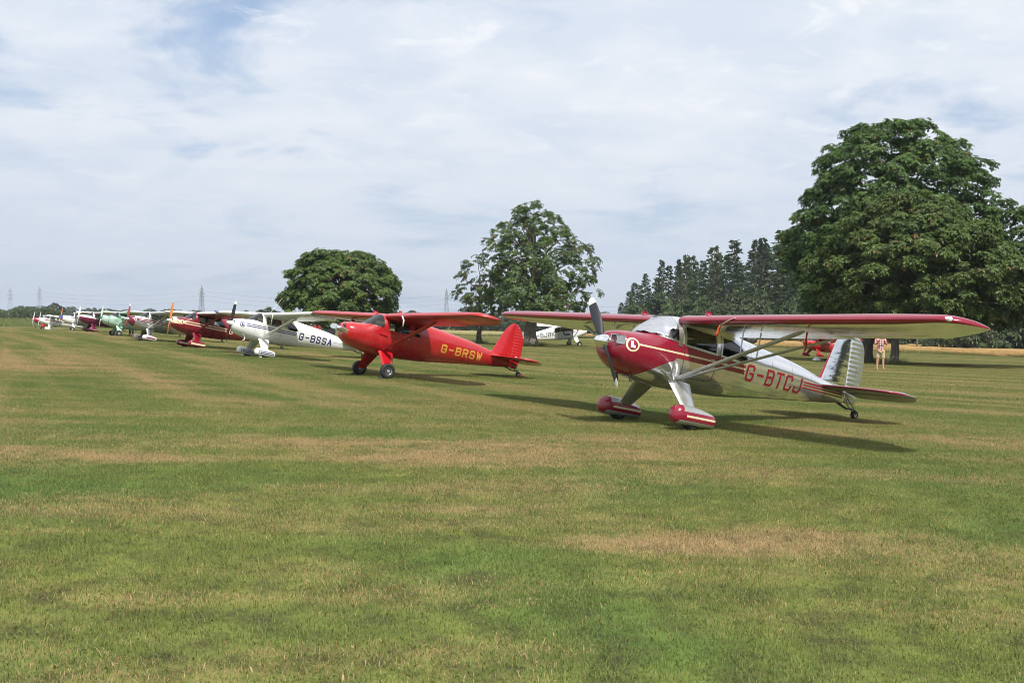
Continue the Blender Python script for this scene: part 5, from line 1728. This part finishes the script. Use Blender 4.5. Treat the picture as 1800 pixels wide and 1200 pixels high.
def pylon_geo():
    g = []
    def leg(a, b, r=.16): g.append(tube_geo([a, b], r, 4))
    def half(z): return float(np.interp(z, [0, 14, 26, 34, 40], [3.6, 2.2, 1.2, .9, .12]))
    zs = [0, 7, 13, 18.5, 23, 27, 30.5, 34, 37, 40]
    for i in range(len(zs) - 1):
        a, b = zs[i], zs[i + 1]; ha, hb = half(a), half(b)
        for sx, sy in ((1, 1), (1, -1), (-1, -1), (-1, 1)):
            leg((sx * ha, sy * ha, a), (sx * hb, sy * hb, b), .17)
            nx, ny = (sx, -sy) if sx == sy else (-sx, sy)
            leg((sx * ha, sy * ha, a), (nx * hb, ny * hb, b), .10); leg((nx * ha, ny * ha, a), (sx * hb, sy * hb, b), .10)
    tower = join_geo(g)
    arms = []
    for z, w in ((23.5, 4.6), (29, 6.2), (34.5, 4.4)):
        q = []
        h = half(z)
        for sx in (-1, 1):
            for sy in (-1, 1):
                q.append(tube_geo([(sx * h, sy * h, z), (sx * w, 0, z + .2)], .13, 4)); q.append(tube_geo([(sx * h, sy * h, z + 1.6), (sx * w, 0, z + .2)], .11, 4))
            q.append(tube_geo([(sx * w, 0, z + .2), (sx * w, 0, z - 1.8)], .13, 4))
        arms.append(join_geo(q))
    return tower, arms


tower, arms = pylon_geo()
def raw_mesh(n, geo, mat):
    m = bpy.data.meshes.new(n); m.from_pydata([tuple(v) for v in geo[0]], [], geo[1]); m.materials.append(mat); return m
tower_me = raw_mesh('tower', tower, PYL); arm_me = [raw_mesh('crossarm', a, PYL) for a in arms]
PY = [(-713.4, 1500, 33.6, 'leftmost lattice pylon on the horizon'), (-671.4, 1500, 36, 'second lattice pylon from the left, above the dark lone tree'),
      (-441.3, 1500, 37, 'shorter of the two close pylons above the dark red aircraft'), (-435.7, 1480, 42, 'taller of the two close pylons above the dark red aircraft'),
      (-94.1, 1500, 43, 'lattice pylon left of the slender young tree'), (-72, 1600, 31, 'faint pylon half hidden by the slender young tree')]
pts = []
for (x, y, zt, lb) in PY:
    z0 = gz(x, y); k = (zt - z0) / PYH
    root = empty('pylon', Matrix.Translation((x, y, z0)) @ Matrix.Rotation(R(70), 4, 'Z') @ Matrix.Diagonal((k, k, k, 1))); tag(root, lb, 'pylon', 'pylons on the horizon')
    link_mesh('tower', tower_me, root)
    for m in arm_me: link_mesh('crossarm', m, root)
    pts.append((root.matrix_world.copy(), k))
WIRE = paint('line_wire', (.08, .085, .095), .6)


def wires(Ma, Mb, label, r=.05):
    root = empty('power_line', Matrix.Translation(Ma @ Vector((0, 0, 0))))
    tag(root, label, 'power line')
    o_ = root.location.copy()
    for z, w in ((21.7, 4.6), (27.2, 6.2), (32.7, 4.4)):
        for sx in (-1, 1):
            a = Ma @ Vector((sx * w, 0, z)) - o_; b = Mb @ Vector((sx * w, 0, z)) - o_
            mesh_obj('cable', *tube_geo([a.lerp(b, f) - Vector((0, 0, 4 * f * (1 - f) * (a - b).length * .03)) for f in np.linspace(0, 1, 14)], r, 4), WIRE, root)


wires(pts[1][0], pts[3][0], 'sagging power lines between the left pylons and the two close ones')
wires(pts[3][0], pts[4][0], 'sagging power lines between the close pylons and the middle pylon')
MX = Matrix.Translation((260, 1430, -4)) @ Matrix.Rotation(R(70), 4, 'Z')
wires(pts[4][0], MX, 'sagging power lines running from the middle pylon behind the conifer wood')


# ------------------------------------------------------------------ people
def skin_mesh(name, joints, edges, mat, parent, root=0, sub=2):
    me = bpy.data.meshes.new(name)
    me.from_pydata([j[0] for j in joints], edges, [])
    o = bpy.data.objects.new(name, me); col.objects.link(o); o.parent = parent
    m = o.modifiers.new('skin', 'SKIN'); m.use_smooth_shade = True
    for i, j in enumerate(joints):
        v = me.skin_vertices[0].data[i]
        rr = j[1] if isinstance(j[1], tuple) else (j[1], j[1])
        v.radius = rr; v.use_root = (i == root)
    sb = o.modifiers.new('sub', 'SUBSURF'); sb.levels = sub; sb.render_levels = sub
    me.materials.append(mat)
    return o


SKIN = paint('skin', (.52, .28, .19), .55, var=.1)
HAIR = paint('grey_hair', (.10, .08, .06), .8)


def check_shirt():
    t = NT('checked_shirt')
    sp = t.N.new('ShaderNodeSeparateXYZ'); t.L.new(t.obj(), sp.inputs[0])
    def band(v, f, w): return t.math('LESS_THAN', t.math('FRACT', t.math('MULTIPLY', v, f)), w)
    b1 = band(t.math('ADD', sp.outputs[0], 5.0), 9.0, .5); b2 = band(sp.outputs[2], 9.0, .5)
    c = t.mix(b1, (.72, .66, .64), (.55, .16, .18)); c = t.mix(t.math('MULTIPLY', b2, .7), c, (.36, .05, .08))
    return t.done(t.pbsdf(Base_Color=c, Roughness=.85).outputs[0])


def person(x, y, face, label, shirt, legs, shorts, group=None, arms_up=False, hair=HAIR, dx=.0):
    """face: heading the person looks along, degrees (0 = +X). local: looks along -Y"""
    root = empty('person', Matrix.Translation((x, y, gz(x, y))) @ Matrix.Rotation(R(face + 90), 4, 'Z'))
    tag(root, label, 'person', group)
    J = [((0, 0, .95), (.165, .115)), ((0, .01, 1.12), (.150, .105)), ((0, .01, 1.32), (.165, .115)), ((0, .015, 1.44), (.12, .085)), ((0, 0, 1.53), .055), ((0, -.015, 1.60), .062), ((0, -.015, 1.70), (.078, .092)), ((0, -.005, 1.755), (.06, .07))]
    E = [(0, 1), (1, 2), (2, 3), (3, 4), (4, 5), (5, 6), (6, 7)]
    hands = []
    for s in (-1, 1):
        b = len(J)
        J += [((s * .10, 0, .86), .088), ((s * .125, -.005, .50), .060), ((s * .135, .015, .33), .058), ((s * .14, .01, .09), .036), ((s * .145, -.03, .045), (.042, .038)), ((s * .16, -.16, .028), (.042, .026))]
        E += [(0, b)] + [(b + i, b + i + 1) for i in range(5)]
        b = len(J)
        if arms_up: A = [((s * .185, .01, 1.43), .058), ((s * .27, -.05, 1.16), .042), ((s * .12, -.28, 1.40), .029), ((s * .09, -.33, 1.45), (.036, .02))]
        else: A = [((s * .185, .01, 1.43), .058), ((s * .25, .03, 1.15), .042), ((s * .26, -.06, .91), .029), ((s * .26, -.08, .83), (.022, .036))]
        J += A; E += [(3, b)] + [(b + i, b + i + 1) for i in range(3)]
        hands.append((s, Vector(A[3][0]), (Vector(A[3][0]) - Vector(A[2][0])).normalized()))
    body = skin_mesh('body', J, E, SKIN, root)
    # fingers, each rooted in the palm
    for s, c, d in hands:
        ref = Vector((0, 0, 1)) if arms_up else Vector((0, -1, 0))
        sd = (ref - d * ref.dot(d)).normalized(); pn = d.cross(sd) * s
        for i, L in enumerate((.062, .074, .078, .07, .055)):
            if i == 0: a = c + sd * .03; q = [a, a + sd * .03 + d * .02, a + sd * .035 + d * .055]
            else:
                o_ = .027 - .018 * (i - 1); a = c + sd * o_ + d * .02
                q = [a, a + d * L * .5 + pn * .006, a + d * L * .85 + pn * .03]
            mesh_obj('finger', *tube_geo(q, [.009, .0085, .006], 6), SKIN, body)
    # face and hair
    hp = lathe_geo([(-.10, .02), (-.06, .075), (0, .096), (.06, .085), (.095, .045), (.105, .005)], (0, .012, 1.715), 'z', 16)
    hv = [(v[0] * .92, v[1] if v[1] > -.045 or v[2] > 1.76 else v[1] * .55, v[2]) for v in hp[0]]
    mesh_obj('hair', hv, hp[1], hair, body)
    mesh_obj('nose', *tube_geo([(0, -.092, 1.70), (0, -.118, 1.665), (0, -.10, 1.655)], [.008, .014, .008], 6), SKIN, body)
    for s in (-1, 1):
        mesh_obj('eye', *lathe_geo([(-.006, .002), (0, .009), (.006, .002)], (s * .03, -.096, 1.70), 'y', 8), DARK, body)
        mesh_obj('ear', *lathe_geo([(-.01, .008), (0, .026), (.01, .008)], (s * .082, .005, 1.685), 'x', 8), SKIN, body)
    mesh_obj('mouth', *box_geo((0, -.092, 1.632), (.045, .008, .007)), paint('lips', (.35, .12, .10), .6), body)
    # clothes
    S = [((0, .0, .86), (.188, .138)), ((0, .01, 1.12), (.170, .125)), ((0, .01, 1.32), (.182, .132)), ((0, .015, 1.45), (.135, .095)), ((0, .005, 1.495), .075)]
    SE = [(0, 1), (1, 2), (2, 3), (3, 4)]
    for s, (aa, bb) in zip((-1, 1), (((-.195, .01, 1.43), None), ((.195, .01, 1.43), None))):
        b = len(S)
        el = Vector((s * .27, -.05, 1.16)) if arms_up else Vector((s * .25, .03, 1.15))
        sh = Vector((s * .195, .01, 1.43))
        S += [(tuple(sh), .078), (tuple(sh.lerp(el, .75)), .064)]; SE += [(3, b), (b, b + 1)]
    skin_mesh('shirt', S, SE, shirt, root)
    low = .50 if shorts else .07
    Tj = [((0, 0, 1.0), (.178, .13))]; TE = []
    for s in (-1, 1):
        b = len(Tj)
        Tj += [((s * .105, 0, .85), .112), ((s * .122, 0, .66), .102), ((s * .13, .0, low), .096 if shorts else .062)]
        TE += [(0, b), (b, b + 1), (b + 1, b + 2)]
    skin_mesh('shorts' if shorts else 'trousers', Tj, TE, legs, root)
    for s in (-1, 1):
        V, F = loft([[(s * .15 + .052 * math.cos(t) * f, -.075 + .135 * math.sin(t) * f, z) for t in np.linspace(0, 2 * math.pi, 14, endpoint=False)] for f, z in ((.9, .001), (1, .012), (1, .028), (.9, .034))], True, True, True)
        mesh_obj('sandal', V, F, paint('tan_leather', (.20, .12, .07), .7), root)
        V, F = tube_geo([(s * .15 + .05 * math.cos(t), -.12, .03 + .045 * math.sin(t)) for t in np.linspace(0, math.pi, 8)], .012, 6)
        mesh_obj('sandal_strap', V, F, paint('tan_leather', ()), root)
    return root


KHAKI = paint('khaki_cotton', (.50, .40, .26), .85)
m1 = person(17.42, 49.9, 262, 'man in red and white checked shirt and khaki shorts beside the tree trunks', check_shirt(), KHAKI, True, arms_up=True)
hp = m1.matrix_world @ Vector((0, -.37, 1.50))
o = mesh_obj('camera', *join_geo([box_geo((0, 0, 0), (.13, .05, .085)), lathe_geo([(-.10, .03), (-.02, .034), (0, .034)], (0, 0, 0), 'y', 14)]), DARK, smooth=False)
o.matrix_world = Matrix.Translation(hp) @ Matrix.Rotation(R(262 + 90), 4, 'Z'); tag(o, 'small black camera held up by the man in the checked shirt', 'camera')
person(-28.6, 79.3, 250, 'person in dark trousers standing behind the pale green aircraft', paint('navy_cotton', (.03, .04, .09), .85), paint('black_trousers', (.02, .02, .022), .8), False)
person(-27.6, 79.9, 230, 'person with tan shorts standing behind the grey metal aircraft wheel', paint('grey_cotton', (.35, .34, .33), .85), paint('tan_cotton', (.48, .24, .12), .85), True)

# bag lying on the grass near the red aircraft
def blob_geo(c, s, seed, n=14, m=8):
    r = random.Random(seed); rings = []
    for i in range(m + 1):
        f = i / m; z = math.sin(f * math.pi / 2); q = math.cos(f * math.pi / 2) + .02
        rings.append([(c[0] + s[0] * q * math.cos(2 * math.pi * k / n) * (1 + .12 * math.sin(k * 2.3 + i + seed)), c[1] + s[1] * q * math.sin(2 * math.pi * k / n), c[2] + s[2] * z * (1 + .1 * math.sin(k * 1.7 + seed))) for k in range(n)])
    return loft(rings, True, True, True)
bx_, by_ = 19.25, 66.6
o = mesh_obj('bag', *blob_geo((0, 0, 0), (.26, .20, .22), 2), paint('white_plastic_bag', (.70, .72, .74), .5)); o.location = (bx_, by_, gz(bx_, by_)); tag(o, 'crumpled white bag lying on the shaded grass near the small red aircraft', 'bag')
o = mesh_obj('cushion', *blob_geo((0, 0, 0), (.34, .22, .14), 5), DARK); o.location = (bx_ + .55, by_ + .1, gz(bx_ + .55, by_ + .1)); tag(o, 'flat black bundle lying beside the white bag', 'bundle')

# compact tractor between the white and the bright red aircraft
tx_, ty_ = -18.4, 104.0
root = empty('tractor', Matrix.Translation((tx_, ty_, gz(tx_, ty_))) @ Matrix.Rotation(R(190), 4, 'Z')); tag(root, 'small dark green tractor with red front behind the white aircraft tail', 'tractor')
TGR = paint('tractor_green', (.02, .07, .04), .4); TRD = paint('tractor_red', (.28, .03, .03), .4)
mesh_obj('bonnet', *join_geo([box_geo((.75, 0, .85), (.95, .55, .5)), box_geo((.70, 0, 1.13), (.85, .45, .08))]), TRD, root, smooth=False)
mesh_obj('cab', *join_geo([box_geo((-.15, 0, .75), (.9, .8, .35)), box_geo((-.35, 0, 2.0), (1.1, 1.0, .07))] + [tube_geo([(a, b, .9), (a * .9 - .05, b, 1.98)], .03, 6) for a in (.2, -.75) for b in (-.42, .42)]), TGR, root, smooth=False)
mesh_obj('seat', *join_geo([box_geo((-.4, 0, 1.02), (.4, .42, .12)), box_geo((-.62, 0, 1.28), (.1, .42, .45))]), DARK, root, smooth=False)
for (wx, wy, wr, ww) in ((-.45, -.62, .55, .16), (-.45, .62, .55, .16), (.95, -.48, .33, .11), (.95, .48, .33, .11)):
    w = mesh_obj('wheel', *lathe_geo([(-ww, wr * .55), (-ww, wr * .9), (-ww * .6, wr), (ww * .6, wr), (ww, wr * .9), (ww, wr * .55)], (wx, wy, wr), 'y', 24), RUBBER, root)
    mesh_obj('hub', *lathe_geo([(-ww * .7, .03), (-ww * .6, wr * .56), (ww * .6, wr * .56), (ww * .7, .03)], (wx, wy, wr), 'y', 16), TRD, w)


# ------------------------------------------------------------------ mown grass
def patch_mesh(name, n, size, hmin, hmax, width, seed, mat, two=True):
    r = np.random.default_rng(seed)
    P = r.uniform(-.5, .5, (n, 2)) + r.normal(0, .2, (n, 2))
    h = r.uniform(hmin, hmax, n) * np.where(r.random(n) < .04, 1.3, 1.0)
    a = r.uniform(0, 2 * np.pi, n); lean = np.abs(r.normal(.75, .45, n))
    b = a + r.normal(0, .4, n)
    w = width * r.uniform(.6, 1.3, n) * np.where(r.random(n) < .02, 2.6, 1.0)
    W = np.stack([-np.sin(b), np.cos(b), np.zeros(n)], 1) * w[:, None] / 2
    D = np.stack([np.cos(a) * np.sin(lean), np.sin(a) * np.sin(lean), np.cos(lean)], 1)
    D2 = np.stack([np.cos(a) * np.sin(lean + .6), np.sin(a) * np.sin(lean + .6), np.cos(np.minimum(lean + .6, 1.9))], 1)
    B = np.concatenate([P, np.full((n, 1), -.004)], 1)
    M = B + D * (h * .55)[:, None]; T = M + D2 * (h * .45)[:, None]
    V = np.empty((n, 5, 3)); V[:, 0] = B - W; V[:, 1] = B + W; V[:, 2] = M + W * .8; V[:, 3] = M - W * .8; V[:, 4] = T
    k = np.arange(n)[:, None] * 5
    F = np.concatenate([k + np.array([[0, 1, 2]]), k + np.array([[0, 2, 3]]), k + np.array([[3, 2, 4]])], 0)
    me = quads_mesh(name, V.reshape(-1, 3), F, mat, np.repeat(r.uniform(0, 1, n), 5))
    at = me.attributes.new('rnd', 'FLOAT', 'POINT'); at.data.foreach_set('value', np.repeat(r.uniform(0, 1, n), 5).astype(np.float32))
    return me


def build_lawn():
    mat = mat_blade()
    protos = []
    for i in range(4): protos.append(bpy.data.objects.new('turf_patch', patch_mesh('turf_patch', 11500, 1.06, .018, .044, .0033, 200 + i, mat)))
    for i in range(2): protos.append(bpy.data.objects.new('turf_patch', patch_mesh('turf_patch', 4500, 1.06, .024, .05, .007, 210 + i, mat)))
    r = np.random.default_rng(77)
    ys = np.arange(2.5, 150, 1.0)
    pts, var = [], []
    for y in ys:
        hw = .53 * y + 2.0
        xs = np.arange(-math.floor(hw), math.floor(hw) + 1, 1.0)
        for x in xs:
            if y > 118 + .75 * abs(x - 0) * (x > 20) + 40: continue
            # the mown part ends at the crop and the tall grass
            if x > 0 and y > np.interp(x, [0, 9, 21, 48, 61, 110], [160, 190, 167, 132, 122, 107]): continue
            if x < -58 and y > np.interp(x, [-150, -92, -62], [146, 152, 165]): continue
            pts.append((x, y, gz(x, y))); var.append(r.integers(0, 4) if y < 26 else 4 + r.integers(0, 2))
    me = bpy.data.meshes.new('lawn')
    me.vertices.add(len(pts)); me.vertices.foreach_set('co', np.array(pts, np.float32).ravel())
    at = me.attributes.new('variant', 'INT', 'POINT'); at.data.foreach_set('value', np.array(var, np.int32))
    at = me.attributes.new('turn', 'FLOAT', 'POINT'); at.data.foreach_set('value', (r.integers(0, 4, len(pts)) * math.pi / 2).astype(np.float32))
    me.update()
    o = link_mesh('mown_grass', me)
    ng = bpy.data.node_groups.new('turf', 'GeometryNodeTree')
    ng.interface.new_socket('Geometry', in_out='INPUT', socket_type='NodeSocketGeometry')
    ng.interface.new_socket('Geometry', in_out='OUTPUT', socket_type='NodeSocketGeometry')
    N, L = ng.nodes, ng.links
    gi, go = N.new('NodeGroupInput'), N.new('NodeGroupOutput')
    m2p = N.new('GeometryNodeMeshToPoints'); L.new(gi.outputs[0], m2p.inputs['Mesh'])
    jn = N.new('GeometryNodeJoinGeometry')
    for p in reversed(protos):
        oi = N.new('GeometryNodeObjectInfo'); oi.inputs['Object'].default_value = p; oi.inputs['As Instance'].default_value = True
        L.new(oi.outputs['Geometry'], jn.inputs[0])
    iop = N.new('GeometryNodeInstanceOnPoints'); iop.inputs['Pick Instance'].default_value = True
    L.new(m2p.outputs[0], iop.inputs['Points']); L.new(jn.outputs[0], iop.inputs['Instance'])
    na = N.new('GeometryNodeInputNamedAttribute'); na.data_type = 'INT'; na.inputs[0].default_value = 'variant'
    L.new(na.outputs['Attribute'], iop.inputs['Instance Index'])
    nb = N.new('GeometryNodeInputNamedAttribute'); nb.data_type = 'FLOAT'; nb.inputs[0].default_value = 'turn'
    cx = N.new('ShaderNodeCombineXYZ'); L.new(nb.outputs['Attribute'], cx.inputs[2])
    er = N.new('FunctionNodeEulerToRotation'); L.new(cx.outputs[0], er.inputs[0]); L.new(er.outputs[0], iop.inputs['Rotation'])
    L.new(iop.outputs[0], go.inputs[0])
    md = o.modifiers.new('turf', 'NODES'); md.node_group = ng
    tag(o, kind='stuff')


build_lawn()


# ------------------------------------------------------------------ haze
def build_haze():
    x0, x1, y0, y1, z0, z1 = -1000, 1000, -300, 1900, -12, 60
    V, F = box_geo(((x0 + x1) / 2, (y0 + y1) / 2, (z0 + z1) / 2), (x1 - x0, y1 - y0, z1 - z0))
    t = NT('haze_air')
    v = t.N.new('ShaderNodeVolumePrincipled')
    v.inputs['Color'].default_value = (.80, .87, .95, 1); v.inputs['Density'].default_value = HAZE
    v.inputs['Anisotropy'].default_value = .3
    t.L.new(v.outputs[0], t.out.inputs['Volume'])
    o = mesh_obj('haze', V, F, t.m, smooth=False)
    tag(o, kind='stuff')


HAZE = 0.00022
if HAZE > 0: build_haze()
